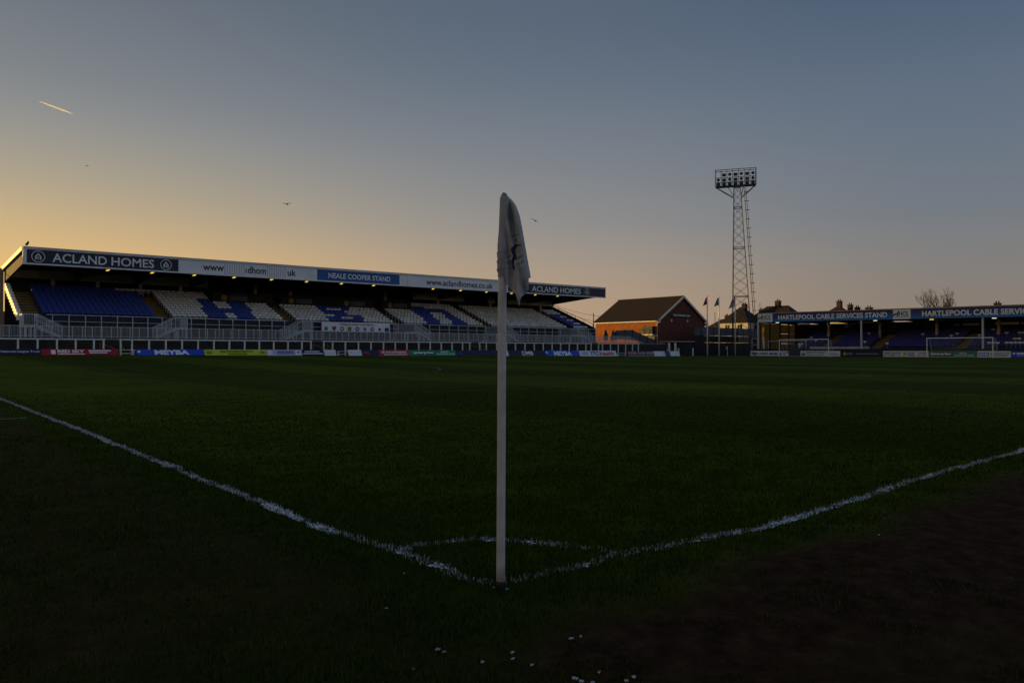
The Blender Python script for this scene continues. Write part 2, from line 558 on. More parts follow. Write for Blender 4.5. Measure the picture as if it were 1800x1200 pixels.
LINE_PATHS = [near_goal[::2], near_touch[::2], near_arc]
def paint_cover(u, v):
    """how much lime lies here: worn, patchy, ragged at the edges"""
    n = 0.6 * wav(u, v, 9.0, 5) + 0.5 * wav(u, v, 24.0, 13)
    wear = 0.56 + 0.42 * wav(u, v, 1.6, 29)
    out = np.zeros(u.shape)
    for p, hw, st in ((LINE_PATHS[0], 0.044, 0.95), (LINE_PATHS[1], 0.043, 0.95), (LINE_PATHS[2], 0.040, 1.0)):
        d = line_dist(u, v, p)
        out = np.maximum(out, st * sstep((hw + 0.010 * n - d) / 0.028))
    # the lime has all but gone right round the foot of the pole
    out = out * (0.30 + 0.70 * sstep((np.hypot(u, v) - 0.03) / 0.20))
    return np.clip(out * np.clip(wear + 0.28 * n, 0.30, 1.15), 0, 1)

def paint_material(name, c):
    return mat(name, c, 0.8, 0.2, 14, 0.4, 60)
paint_material('lime', (0.70, 0.75, 0.80))
paint_material('lime_worn', (0.13, 0.14, 0.11))
paint_material('lime_faint', (0.046, 0.062, 0.024))

def lime_patches():
    """thin broken crust of line paint on the soil near the corner"""
    cells = []
    for P, hw in ((near_goal, 0.07), (near_touch, 0.07), (near_arc, 0.045)):
        seg_ = np.r_[0, np.cumsum(np.hypot(*np.diff(P, axis=0).T))]
        t_ = np.arange(0, seg_[-1], 0.025)
        Q = np.stack([np.interp(t_, seg_, P[:, 0]), np.interp(t_, seg_, P[:, 1])], -1)
        d = np.gradient(Q, axis=0)
        d /= np.hypot(d[:, 0], d[:, 1])[:, None] + 1e-9
        nrm = np.stack([-d[:, 1], d[:, 0]], -1)
        for k in np.arange(-hw, hw, 0.012):
            c = Q + nrm * (k + 0.006)
            keep = paint_cover(c[:, 0], c[:, 1]) > (0.46 + 0.34 * rng.random(len(c)))
            for i in np.nonzero(keep)[0]:
                a, b = Q[i] - d[i] * 0.0128, Q[i] + d[i] * 0.0128
                n0, n1 = nrm[i] * k, nrm[i] * (k + 0.0122)
                cells.append((a + n0, b + n0, b + n1, a + n1))
    C = np.array(cells)
    z = ground_z(C[..., 0], C[..., 1]) + near_z(C[..., 0], C[..., 1]) + 0.005
    V = np.concatenate([C, z[..., None]], -1).reshape(-1, 3)
    F = np.arange(len(V)).reshape(-1, 4)
    return np_mesh('lime', V, F, [MATS['lime']])

lm = bpy.data.objects.new('pitch_marking', lime_patches())
col.objects.link(lm)
tag(lm, 'broken white lime of the corner lines and quarter circle', 'marking', kind='structure')

def strip(name, pts, wdt, m, label, step=0.5, fade=None):
    Q = resample(pts, step)
    d = np.gradient(Q, axis=0); d /= np.hypot(d[:, 0], d[:, 1])[:, None] + 1e-9
    nrm = np.stack([-d[:, 1], d[:, 0]], -1)
    A, B = Q - nrm * wdt / 2, Q + nrm * wdt / 2
    V = []
    for P in (A, B):
        V.append(np.concatenate([P, (ground_z(P[:, 0], P[:, 1]) + near_z(P[:, 0], P[:, 1]) + 0.012)[:, None]], -1))
    n = len(Q)
    V = np.concatenate(V)
    F = [(i, i + 1, n + i + 1, n + i) for i in range(n - 1) if rng.random() < (fade or 1.0)]
    o = bpy.data.objects.new(name, np_mesh(name, V, np.array(F), [MATS[m]]))
    col.objects.link(o)
    return tag(o, label, 'marking', kind='structure')

strip('pitch_marking', [(0.04, 15.3), (0, 32), (0, W)], 0.11, 'lime_worn', 'near goal line running away to the far side')
strip('pitch_marking', [(16, -0.06), (40, 0), (L_, 0)], 0.11, 'lime_worn', 'near touchline running to the far corner')
strip('pitch_marking', [(0.1, 11.35), (16.5, 11.35), (16.5, 51.65), (0.1, 51.65)], 0.10, 'lime_faint', 'worn lines of the near penalty area', 0.3, 0.75)
strip('pitch_marking', [(0.1, 22.3), (5.5, 22.3), (5.5, 40.7), (0.1, 40.7)], 0.10, 'lime_faint', 'worn lines of the near goal area', 0.3, 0.8)
strip('pitch_marking', [(11 + 9.15 * math.cos(t), 31.5 + 9.15 * math.sin(t)) for t in np.linspace(-0.925, 0.925, 24)], 0.10, 'lime_worn', 'penalty arc in the middle distance', 0.3, 0.9)
strip('pitch_marking', [(50, 0), (50, W)], 0.10, 'lime_faint', 'halfway line across the pitch', 0.5, 0.8)
strip('pitch_marking', [(50 + 9.15 * math.cos(t), 31.5 + 9.15 * math.sin(t)) for t in np.linspace(0, 2 * math.pi, 60)], 0.10, 'lime_faint', 'centre circle', 0.4, 0.8)
strip('pitch_marking', [(0, W), (L_, W)], 0.10, 'lime_faint', 'far touchline below the advertising boards', 0.5, 0.8)
strip('pitch_marking', [(L_, 0), (L_, W)], 0.10, 'lime_worn', 'far goal line between the posts of the far goal', 0.5, 0.8)
strip('pitch_marking', [(L_, 11.35), (83.5, 11.35), (83.5, 51.65), (L_, 51.65)], 0.10, 'lime_faint', 'lines of the far penalty area', 0.4, 0.85)
strip('pitch_marking', [(-0.25, 9.85), (-1.1, 9.85)], 0.09, 'lime_worn', 'short distance mark outside the goal line', 0.2)

# ------------------------------------------------------------------ crumbs of soil on the worn ground
def crumbs():
    n = 60000
    r_ = np.exp(rng.uniform(np.log(1.5), np.log(9.0), n)); a_ = rng.uniform(-0.8, 0.8, n)
    u = UC + r_ * (np.cos(a_) * CS + np.sin(a_) * SN); v = VC + r_ * (np.cos(a_) * SN - np.sin(a_) * CS)
    k = (rng.random(n) < mud_amount(u, v) ** 1.5) & (paint_cover(u, v) < 0.05)
    u, v, r_ = u[k], v[k], r_[k]; n = len(u)
    z = near_z(u, v) - 0.002
    sz = 0.0020 * np.exp(rng.normal(0, 0.45, n)) * np.clip(r_ / 2.4, 0.8, 1.6)
    P = np.empty((n, 6, 3))
    an = rng.uniform(0, 6.28, n)
    for q in range(5):
        f = rng.uniform(0.7, 1.3, n)
        P[:, q] = np.stack([u + sz * f * np.cos(an + q * 1.2566), v + sz * f * np.sin(an + q * 1.2566), z], -1)
    P[:, 5] = np.stack([u + rng.normal(0, .3, n) * sz, v + rng.normal(0, .3, n) * sz, z + sz * rng.uniform(.6, 1.3, n)], -1)
    base = np.arange(n)[:, None] * 6
    F = np.concatenate([base + np.array([[q, (q + 1) % 5, 5]]) for q in range(5)])
    return np_mesh('soil_crumbs', P.reshape(-1, 3), F, [mat('soil_crumb', (0.046, 0.025, 0.016), 0.9, 0.35, 90.0)])
o = bpy.data.objects.new('soil_crumbs', crumbs())
col.objects.link(o)
tag(o, 'loose crumbs of brown soil on the worn ground', 'soil', kind='stuff')

# ------------------------------------------------------------------ grass blades
def blade_material(name, rough, spec):
    m = bpy.data.materials.new(name)
    m.use_nodes = True
    nt = m.node_tree
    b = nt.nodes['Principled BSDF']
    b.inputs['Roughness'].default_value = rough
    b.inputs['Specular IOR Level'].default_value = spec
    a = nt.nodes.new('ShaderNodeAttribute'); a.attribute_name = 'tint'
    nt.links.new(a.outputs['Color'], b.inputs['Base Color'])
    return m

def blades(name, u, v, hgt, wid, tint, material):
    n = len(u)
    z = ground_z(u, v) + near_z(u, v) - 0.003
    th = rng.uniform(0, 2 * np.pi, n)
    lean = rng.normal(0, 0.55, n)
    dirx, diry = np.cos(th), np.sin(th)
    fa = rng.uniform(0, 2 * np.pi, n)
    sx, sy = np.cos(fa) * wid / 2, np.sin(fa) * wid / 2
    midh = hgt * 0.55
    mo = hgt * 0.25 * lean
    to = hgt * 0.85 * lean
    P = np.empty((n, 5, 3), np.float32)
    P[:, 0] = np.stack([u - sx, v - sy, z], -1)
    P[:, 1] = np.stack([u + sx, v + sy, z], -1)
    P[:, 2] = np.stack([u + sx * 0.8 + dirx * mo, v + sy * 0.8 + diry * mo, z + midh], -1)
    P[:, 3] = np.stack([u - sx * 0.8 + dirx * mo, v - sy * 0.8 + diry * mo, z + midh], -1)
    P[:, 4] = np.stack([u + dirx * to, v + diry * to, z + hgt * np.clip(1 - 0.35 * np.abs(lean), 0.4, 1)], -1)
    base = np.arange(n)[:, None] * 5
    F = np.concatenate([base + np.array([[0, 1, 2]]), base + np.array([[0, 2, 3]]), base + np.array([[3, 2, 4]])])
    me = np_mesh(name, P.reshape(-1, 3), F, [material])
    at = me.attributes.new('tint', 'FLOAT_COLOR', 'POINT')
    cc = np.ones((n, 5, 4), np.float32)
    cc[:, :, :3] = tint[:, None, :]
    at.data.foreach_set('color', cc.ravel())
    o = bpy.data.objects.new(name, me)
    col.objects.link(o)
    return o

NB = 620000
rr = np.exp(rng.uniform(np.log(1.5), np.log(20.0), NB))
aa = rng.uniform(-0.80, 0.80, NB)
keepr = rng.random(NB) < np.clip((rr / 3.2) ** 0.9, 0.12, 1)
rr, aa = rr[keepr], aa[keepr]
ca, sa = np.cos(aa), np.sin(aa)
bu = UC + rr * (ca * CS + sa * SN)
bv = VC + rr * (ca * SN - sa * CS)
mud = mud_amount(bu, bv)
clump = np.clip(0.5 + 0.38 * wav(bu, bv, 7.0, 23) + 0.30 * wav(bu, bv, 17.0, 31), 0, 1)
dens = np.clip((1 - mud) ** 1.4 * (0.35 + 0.8 * clump) + 0.30 * (clump > 0.62) * (wav(bu, bv, 2.6, 7) > 0.1), 0, 1) * np.clip((20.5 - rr) / 11, 0, 1)
k = rng.random(len(bu)) < dens
bu, bv, rr, mud, clump = bu[k], bv[k], rr[k], mud[k], clump[k]
hg = (0.012 + 0.022 * rng.random(len(bu))) * (0.75 + 0.5 * clump) * np.where(mud > 0.4, 0.7, 1.0)
wd = 0.0028 * (rr / 2.4) ** 0.75
cov = paint_cover(bu, bv)
isw = (rng.random(len(bu)) < cov * 0.85)
mix_ = rng.random(len(bu))[:, None]
g1, g2, g3 = np.array([0.005, 0.015, 0.0005]), np.array([0.062, 0.112, 0.006]), np.array([0.095, 0.080, 0.028])
tint = g1 + (g2 - g1) * mix_ * (0.35 + 0.9 * clump[:, None]) * (1 - 0.75 * mud[:, None])
dry = (rng.random(len(bu)) < 0.08 + 0.25 * mud)[:, None]
tint = np.where(dry, g3 * (0.5 + 0.5 * mix_), tint)
gr = blades('grass', bu[~isw], bv[~isw], hg[~isw], wd[~isw], tint[~isw], blade_material('grass_blade', 0.7, 0.04))
tag(gr, 'short dark grass blades around the corner of the pitch', 'grass', kind='stuff')
# extra lime-coated blades standing along the lines
ex_u, ex_v, ex_r = [], [], []
for P, hw, dn in ((near_goal, 0.058, 3600), (near_touch, 0.055, 3400), (near_arc, 0.036, 4200)):
    seg = np.hypot(*np.diff(P, axis=0).T)
    n = int(seg.sum() * 2 * hw * dn * 4)
    i = rng.choice(len(seg), n, p=seg / seg.sum())
    t = rng.random(n)[:, None]
    c = P[i] * (1 - t) + P[i + 1] * t
    d = (P[i + 1] - P[i]) / seg[i][:, None]
    q = rng.uniform(-hw, hw, n)[:, None]
    c = c + np.stack([-d[:, 1], d[:, 0]], -1) * q
    ex_u.append(c[:, 0]); ex_v.append(c[:, 1])
xu, xv = np.concatenate(ex_u), np.concatenate(ex_v)
kk = rng.random(len(xu)) < paint_cover(xu, xv) * 0.8
xu, xv = xu[kk], xv[kk]
xr = np.hypot(xu - UC, xv - VC)
wu = np.concatenate([bu[isw], xu]); wv = np.concatenate([bv[isw], xv]); wr = np.concatenate([rr[isw], xr])
wt = (np.array([[0.84, 0.89, 0.95]]) * (0.10 + 0.80 * rng.random((len(wu), 1)) ** 1.3))
wb = blades('painted_grass', wu, wv, 0.010 + 0.020 * rng.random(len(wu)), 0.0030 * (wr / 2.4) ** 0.7, wt, blade_material('painted_blade', 0.7, 0.2))
tag(wb, 'lime-coated white grass blades along the corner lines', 'grass', kind='stuff')
# ================================================================== the long side stand
X1, Y1, Z1 = Vector((1, 0, 0)), Vector((0, 1, 0)), Vector((0, 0, 1))
ST0, ST1 = 8.0, 81.4
def ft(u): return 9.73 + (u - 8.0) * 0.56 / 72.9       # top of the roof front
def fb(u): return 8.21 + (u - 8.0) * 0.50 / 72.9       # bottom of it
FV = 71.9
stand = thing('grandstand', (ST0, 74, 0), 'long roofed side stand with white and blue seats behind a lettered roof front', 'stand')

# roof slab, beams and linings
b = MB()
b.hexa([(ST0, 72.06, ft(ST0) - 0.28), (ST1, 72.06, ft(ST1) - 0.28), (ST1, 85.2, ft(ST1) - 1.05), (ST0, 85.2, ft(ST0) - 1.05),
        (ST0, 72.06, ft(ST0) - 0.06), (ST1, 72.06, ft(ST1) - 0.06), (ST1, 85.2, ft(ST1) - 0.80), (ST0, 85.2, ft(ST0) - 0.80)])
roof = b.build('roof', ['roof_top'], stand)
b = MB()
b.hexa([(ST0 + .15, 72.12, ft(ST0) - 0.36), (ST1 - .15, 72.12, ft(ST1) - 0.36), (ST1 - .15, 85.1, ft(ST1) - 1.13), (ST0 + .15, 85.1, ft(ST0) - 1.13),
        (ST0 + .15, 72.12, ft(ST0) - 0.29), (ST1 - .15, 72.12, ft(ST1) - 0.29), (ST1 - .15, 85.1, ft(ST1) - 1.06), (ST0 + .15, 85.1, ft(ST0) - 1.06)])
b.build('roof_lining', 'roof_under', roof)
nb = 14
for i in range(nb):
    u = ST0 + 0.25 + (ST1 - ST0 - 0.5) * i / (nb - 1)
    b = MB()
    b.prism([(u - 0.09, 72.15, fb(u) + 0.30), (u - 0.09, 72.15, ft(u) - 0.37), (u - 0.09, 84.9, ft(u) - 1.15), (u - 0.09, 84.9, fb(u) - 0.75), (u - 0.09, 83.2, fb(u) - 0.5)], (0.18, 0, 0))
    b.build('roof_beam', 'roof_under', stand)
for k, (dv, dz) in enumerate(((2.2, .50), (4.4, .62), (6.6, .74), (8.8, .86), (11.0, 1.0))):
    b = MB(); b.hexa([(ST0 + .2, 72 + dv, ft(ST0) - dz - .16), (ST1 - .2, 72 + dv, ft(ST1) - dz - .16), (ST1 - .2, 72.12 + dv, ft(ST1) - dz - .16), (ST0 + .2, 72.12 + dv, ft(ST0) - dz - .16),
                      (ST0 + .2, 72 + dv, ft(ST0) - dz), (ST1 - .2, 72 + dv, ft(ST1) - dz), (ST1 - .2, 72.12 + dv, ft(ST1) - dz), (ST0 + .2, 72.12 + dv, ft(ST0) - dz)])
    b.build('purlin', 'roof_under', stand)
# capping and lower trim of the roof front
def fascia_strip(name, m, lo, hi, v0, v1, u0=ST0 - .05, u1=ST1 + .01):
    b = MB()
    b.hexa([(u0, v0, lo(u0)), (u1, v0, lo(u1)), (u1, v1, lo(u1)), (u0, v1, lo(u0)), (u0, v0, hi(u0)), (u1, v0, hi(u1)), (u1, v1, hi(u1)), (u0, v1, hi(u0))])
    return b.build(name, m, stand)
fascia_strip('capping', 'capping_grey', lambda u: ft(u) - .24, ft, FV - .05, FV + .16)
fascia_strip('gutter_trim', 'white_paint', fb, lambda u: fb(u) + .13, FV - .04, FV + .16)
fascia_strip('end_trim', 'white_paint', lambda u: fb(u) + .13, lambda u: ft(u) - .24, FV - .045, FV + .15, ST0 - .05, ST0 + .22)
# end boards that catch the low sun
for ue in (ST0 - 0.12, ST1 + 0.012):
    b = MB()
    b.prism([(ue, 72.07, ft(ue) - .36), (ue, 72.07, ft(ue) + .02), (ue, 85.3, ft(ue) - .74), (ue, 85.3, ft(ue) - 1.10)], (0.06, 0, 0))
    b.build('barge_board', 'white_paint', stand)

def emblem(part, u, z, r, m='letter_white'):
    O = (u, FV - .012, z)
    e = MB(); ring_poly(e, O, X1, Z1, r * 0.90, r, 24, 0.012)
    # arched doorway house mark
    s_ = r * 0.62
    N = Vector((0, -1, 0)); O = Vector(O)
    def q(pts): e.add([O + X1 * (x * s_) + Z1 * (y * s_) + N * 0.012 for x, y in pts], [tuple(range(len(pts)))])
    q([(-.72, -.85), (-.42, -.85), (-.42, .05), (-.72, .05)]); q([(.42, -.85), (.72, -.85), (.72, .05), (.42, .05)])
    q([(-.72, .05), (-.42, .05), (0, .55), (0, .95)]); q([(.42, .05), (.72, .05), (0, .95), (0, .55)])
    q([(-.22, -.85), (-.10, -.85), (-.10, .05), (-.22, .05)]); q([(.10, -.85), (.22, -.85), (.22, .05), (.10, .05)])
    e.build('emblem', m, part)

def fascia_panel(px0, px1, m, label):
    u0, u1 = max(u_at(FV, px0), ST0 + .22), min(u_at(FV, px1), ST1)
    b = MB()
    lo, hi = (lambda u: fb(u) + .132), (lambda u: ft(u) - .242)
    b.hexa([(u0, FV, lo(u0)), (u1, FV, lo(u1)), (u1, FV + .12, lo(u1)), (u0, FV + .12, lo(u0)), (u0, FV, hi(u0)), (u1, FV, hi(u1)), (u1, FV + .12, hi(u1)), (u0, FV + .12, hi(u0))])
    o = b.build('sign_panel', m, stand)
    o['label'] = label
    return o
def fascia_text(part, s, p0, p1, h, m, bold, dz=0.0):
    a, c = u_at(FV, p0), u_at(FV, p1)
    mid = (a + c) / 2
    slope = Vector((1, 0, 0.53 / 72.9))
    return lettering(part, s, (mid, FV, (ft(mid) - .24 + fb(mid) + .13) / 2 + dz), slope, Z1, c - a, h, m, bold)
p = fascia_panel(40, 313, 'navy_sign', 'dark navy panel lettered ACLAND HOMES between two round house emblems')
fascia_text(p, 'ACLAND', 91, 187, 0.78, 'letter_white', .012); fascia_text(p, 'HOMES', 195, 270, 0.78, 'letter_white', .012)
for px in (66, 291): emblem(p, u_at(FV, px), (ft(u_at(FV, px)) + fb(u_at(FV, px)) - .11) / 2, 0.50)
p = fascia_panel(313, 557, 'fascia_white', 'white panel with broken web address lettering')
fascia_text(p, 'www', 356, 393, 0.46, 'letter_dark', .02, -.05)
fascia_text(p, 'dhom', 435, 467, 0.70, 'letter_dark', .02, .02)
fascia_text(p, 'uk', 505, 520, 0.70, 'letter_dark', .02, .02)
for a, c in ((394, 430), (469, 504)):
    b = MB()
    for u in np.arange(u_at(FV, a), u_at(FV, c), 0.24):
        b.box(u, u + .07, FV - .022, FV - .001, fb(u) + .16, ft(u) - .26)
    b.build('corrugated_strip', 'capping_grey', p)
b = MB(); uu = u_at(FV, 431); b.box(uu, uu + .10, FV - .014, FV - .002, fb(uu) + .40, fb(uu) + .83); b.build('lettering', 'letter_dark', p)
p = fascia_panel(557, 702, 'blue_sign', 'bright blue panel lettered NEALE COOPER STAND')
fascia_text(p, 'NEALE COOPER STAND', 577, 686, 0.58, 'letter_white', .02)
p = fascia_panel(702, 893, 'fascia_white', 'white panel with the full web address')
fascia_text(p, 'www.aclandhomes.co.uk', 749, 866, 0.72, 'letter_dark', .015, -.02)
b = MB(); uu = u_at(FV, 716); b.box(uu, uu + .05, FV - .012, FV - .002, fb(uu) + .14, ft(uu) - .25); b.build('panel_joint', 'capping_grey', p)
p = fascia_panel(893, 1090, 'navy_sign', 'dark navy end panel lettered ACLAND HOMES')
fascia_text(p, 'ACLAND', 935, 981, 0.78, 'letter_white', .012); fascia_text(p, 'HOMES', 985, 1021, 0.78, 'letter_white', .012)
for px in (918, 1032): emblem(p, u_at(FV, px), (ft(u_at(FV, px)) + fb(u_at(FV, px)) - .11) / 2, 0.50)

# lamps under the roof edge
lb = MB(); lb.mi = 0; lb.box(-.22, .22, -.10, .10, -.05, .05); lb.mi = 1; lb.hexa([(-.20, -.13, -.17), (.06, -.13, -.15), (.06, .05, -.17), (-.20, .05, -.19), (-.08, -.10, -.055), (.18, -.10, -.052), (.18, .05, -.052), (-.08, .05, -.055)])
lamp_me = lb.mesh('lamp', ['steel_dark', 'lamp_amber'])
for px in (189, 267, 341, 411, 477, 538.7, 600, 656.5, 761, 809.5, 855, 899, 941, 980):
    u = u_at(72.6, px); child('lamp', lamp_me, stand, (u, 72.6, fb(u) + .06))

# back wall, lintel, short columns
b = MB(); b.hexa([(ST0 + .2, 84.6, 0), (ST1 - .1, 84.6, 0), (ST1 - .1, 84.9, 0), (ST0 + .2, 84.9, 0), (ST0 + .2, 84.6, ft(ST0) - 1.12), (ST1 - .1, 84.6, ft(ST1) - 1.12), (ST1 - .1, 84.9, ft(ST1) - 1.13), (ST0 + .2, 84.9, ft(ST0) - 1.13)]); b.build('back_wall', 'wall_dark', stand)
for a, c in ((14, 365), (726, 816), (857, 870), (893, 982)):
    b = MB(); b.box(max(u_at(83, a), ST0 + .2), min(u_at(83, c), ST1), 82.95, 83.2, 7.95, 8.85 if a != 857 else 8.6); b.build('lintel', 'lintel', stand)
for px in (92, 171, 246, 317, 448, 510, 677, 770, 862, 950):
    u = u_at(83.3, px); b = MB(); b.box(u - .17, u + .17, 83.21, 83.5, 6.8, 8.9); b.build('column', 'lintel', stand)
b = MB(); b.box(ST0 - .30, ST0 + .05, 84.3, 84.9, 0, 8.9); b.build('column', 'cream_wall', stand)

# stepped deck
GANG = [u_at(75, q) for q in (57, 290, 510, 700, 857, 1003)]
NR = 11
for i in range(NR):
    v0 = 74.62 + 0.72 * i
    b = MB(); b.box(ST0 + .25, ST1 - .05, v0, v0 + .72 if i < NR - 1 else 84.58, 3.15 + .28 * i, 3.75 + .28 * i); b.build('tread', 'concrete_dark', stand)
for g, gu in enumerate(GANG):
    b = MB()
    for i in range(NR - 1):
        v0 = 74.62 + 0.72 * i
        b.box(gu - .62, gu + .62, v0 - .02 + .36, v0 + .70, 3.752 + .28 * i, 3.89 + .28 * i)
        b.box(gu - .62, gu + .62, v0 - .03, v0 + .335, 3.752 + .28 * i, 3.765 + .28 * i)
    b.build('gangway_stair', 'yellow_paint', stand)
# side walls: stepped sunlit edge on the left, dark raking wall on the right
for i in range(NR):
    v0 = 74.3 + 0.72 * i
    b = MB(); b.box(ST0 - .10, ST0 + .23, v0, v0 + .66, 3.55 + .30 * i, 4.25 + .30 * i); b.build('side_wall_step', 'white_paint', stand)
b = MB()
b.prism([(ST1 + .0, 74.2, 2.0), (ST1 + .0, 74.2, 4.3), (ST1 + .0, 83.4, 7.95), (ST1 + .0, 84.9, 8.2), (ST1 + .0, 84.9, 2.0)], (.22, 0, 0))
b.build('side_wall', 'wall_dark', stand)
hr = MB(); hr.bar((ST1 - .3, 74.2, 4.9), (ST1 - .3, 83.4, 8.3), .05)
for k in range(6):
    t = k / 5; hr.bar((ST1 - .3, 74.2 + 9.2 * t, 3.9 + 3.2 * t), (ST1 - .3, 74.2 + 9.2 * t, 4.9 + 3.4 * t), .05)
hr.build('handrail', 'steel_dark', stand)

# private boxes cut into the upper rows
BX0, BX1 = u_at(80.3, 374), u_at(80.3, 722)
doors = [u_at(80.3, 487), u_at(80.3, 664)]
edges = [BX0, doors[0] - .5, doors[0] + .5, doors[1] - .6, doors[1] + .6, BX1]
for a, c in zip(edges[0::2], edges[1::2]):
    b = MB(); b.box(a, c, 80.25, 80.5, 5.7, 7.35); bo = b.build('box_front', 'wall_dark', stand)
    for q in np.arange(a + 1.2, c - 3.0, 7.2):
        flat(bo, 'crest', disc(.34, 16), (q, 80.25, 6.72), X1, Z1, 'gold')
        flat(bo, 'name_board', [(.55, -.28), (2.6, -.28), (2.6, .28), (.55, .28)], (q, 80.25, 6.72), X1, Z1, 'hoarding_grey')

# seats
def in_poly(x, y, P):
    c = False; j = len(P) - 1
    for i in range(len(P)):
        if (P[i][1] > y) != (P[j][1] > y) and x < (P[j][0] - P[i][0]) * (y - P[i][1]) / (P[j][1] - P[i][1]) + P[i][0]: c = not c
        j = i
    return c
def sc(ox, oy, k, pts): return [(ox + x / k, oy + y / k) for x, y in pts]
BLUE = [sc(280, 430, 5.453, q) for q in ([(352, 520), (498, 520), (655, 722), (488, 722)], [(640, 538), (797, 538), (950, 730), (765, 730)], [(445, 625), (800, 625), (835, 662), (470, 662)])]
BLUE += [sc(540, 450, 6.0, q) for q in ([(55, 508), (385, 508), (475, 592), (365, 592), (365, 562), (222, 562), (222, 592), (138, 592)],
         [(135, 586), (355, 586), (445, 632), (205, 632)], [(275, 630), (548, 630), (580, 662), (285, 662)], [(200, 652), (312, 652), (322, 684), (230, 684)],
         [(490, 652), (578, 652), (625, 705), (500, 705)], [(225, 680), (605, 680), (625, 712), (240, 712)])]
O_OUT = sc(540, 450, 6.0, [(1058, 545), (1240, 545), (1245, 568), (1445, 568), (1705, 735), (1310, 735)])
O_IN = sc(540, 450, 6.0, [(1300, 602), (1422, 602), (1562, 735), (1432, 735)])
def seat_blue(u, v, z, row):
    if u < GANG[1]: return u < GANG[1] and not (row == NR - 1 and u > GANG[1] - 3)
    if u > GANG[5]: return row in (1, 3, 5, 7) and row < 9 or (u < GANG[5] + 2.3 and 0 < row < 8)
    x, y = shot(u, v, z)
    if any(in_poly(x, y, P) for P in BLUE): return True
    return in_poly(x, y, O_OUT) and not in_poly(x, y, O_IN)
sm = MB()
sm.add([(-.215, .12, .60), (.215, .12, .60), (.225, .14, .74), (.16, .16, .81), (-.16, .16, .81), (-.225, .14, .74),
        (-.215, .17, .60), (.215, .17, .60), (.225, .19, .74), (.16, .21, .81), (-.16, .21, .81), (-.225, .19, .74)],
       [(0, 1, 2, 5), (5, 2, 3, 4), (7, 6, 11, 8), (8, 11, 10, 9), (0, 6, 7, 1), (1, 7, 8, 2), (2, 8, 9, 3), (3, 9, 10, 4), (4, 10, 11, 5), (5, 11, 6, 0)])
sm.hexa([(-.20, -.24, .42), (.20, -.24, .42), (.19, .10, .40), (-.19, .10, .40), (-.21, -.25, .46), (.21, -.25, .46), (.20, .10, .44), (-.20, .10, .44)])
sm.hexa([(-.03, .10, .0), (.03, .10, .0), (.03, .14, .0), (-.03, .14, .0), (-.03, .10, .598), (.03, .10, .598), (.03, .14, .598), (-.03, .14, .598)])
SEATME = {True: sm.mesh('seat', 'seat_blue'), False: sm.mesh('seat', 'seat_white')}
seats = []
for i in range(NR):
    v = 74.62 + .72 * i + .42; z = 3.75 + .28 * i
    for u in np.arange(ST0 + 1.1, ST1 - .7, .5):
        if any(abs(u - g) < .85 for g in GANG) and not (i == NR - 1 and abs(u - GANG[1]) < .9): continue
        if BX0 - .3 < u < BX1 and v > 79.6: continue
        seats.append((depth(u, v), u, v, z, i, seat_blue(u, v, z + .55, i)))
seats.sort()
for d, u, v, z, i, bl in seats[:300]:
    o = child('seat', SEATME[bl], stand, (u, v, z))
    o.rotation_euler.z = random.uniform(-.03, .03)
b = MB()
for d, u, v, z, i, bl in seats[300:]:
    b.mi = 1 if bl else 0
    j = random.uniform(-.02, .02)
    b.add([(p[0] + u + j, p[1] + v, p[2] + z) for p in sm.v], sm.f)
o = b.build('seats', ['seat_white', 'seat_blue'], stand); o['kind'] = 'stuff'

# front of the deck: navy boards, dark undercroft, guard rails
b = MB(); b.box(ST0 + .3, ST1 - .05, 74.3, 74.6, 3.52, 4.02); b.build('front_board', 'navy_board', stand)
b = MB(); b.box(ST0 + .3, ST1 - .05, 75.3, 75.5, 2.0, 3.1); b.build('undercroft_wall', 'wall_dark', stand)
GR = [(82, 286, (92, 121, 150, 178, 206, 233, 259.6, 285)), (328, 505, (328.6, 336, 361, 385, 409, 432, 455.5, 478, 500)), (547, 701, (547, 565, 685, 700)),
      (753, 855, (755, 772.5, 789.5, 806, 822.5, 838, 854)), (893, 988, (900, 915, 929.5, 944, 958, 971, 985)), (1030, 1048, (1034.7, 1047))]
for a, c, ps in GR:
    ua, uc = u_at(74, a), u_at(74, c)
    b = MB(); b.box(ua, uc, 73.97, 74.03, 4.06, 4.12); b.box(ua, uc, 73.98, 74.02, 3.48, 3.53); g = b.build('guard_rail', 'white_steel', stand)
    for q in ps:
        u = u_at(73.93, q); b = MB(); b.box(u - .035, u + .035, 73.90, 73.965, 2.0, 4.09); b.build('post', 'white_steel', g)

# walkway in front of the stand
wk = MB(); wk.box(-14, 93, 69.62, 74.6, 1.82, 2.0)
o = wk.build('walkway', 'concrete', None, origin=(40, 72, 1.8)); tag(o, 'raised concrete walkway along the foot of the side stand', 'walkway', kind='structure')
wk = MB(); wk.box(-14, 93, 69.5, 69.61, -.2, 1.80); 
o = wk.build('paddock_wall', 'wall_dark', None, origin=(40, 69.5, 0)); tag(o, 'low dark brown wall behind the white pitch barrier', 'wall', kind='structure')

# picket railing along the walkway
rail = thing('walkway_railing', (35, 71, 2), 'long white picket railing along the walkway of the side stand', 'railing')
PW = 0.76
pm = MB(); pm.box(0, PW, -.02, .02, .96, 1.01); pm.box(0, PW, -.018, .018, .10, .14)
for k in range(7): pm.box(.06 + k * .1, .083 + k * .1, -.010, .010, .141, .959)
PANEL = pm.mesh('railing_panel', 'white_steel')
po = MB(); po.box(-.03, .03, -.05, -.021, 0, 1.03); POST = po.mesh('post', 'white_steel')
u = -6.0
u_end = u_at(71, 1105)
while u < u_end:
    child('railing_panel', PANEL, rail, (u, 71, 2.0)); child('post', POST, rail, (u, 71, 2.0)); u += PW
UE = u
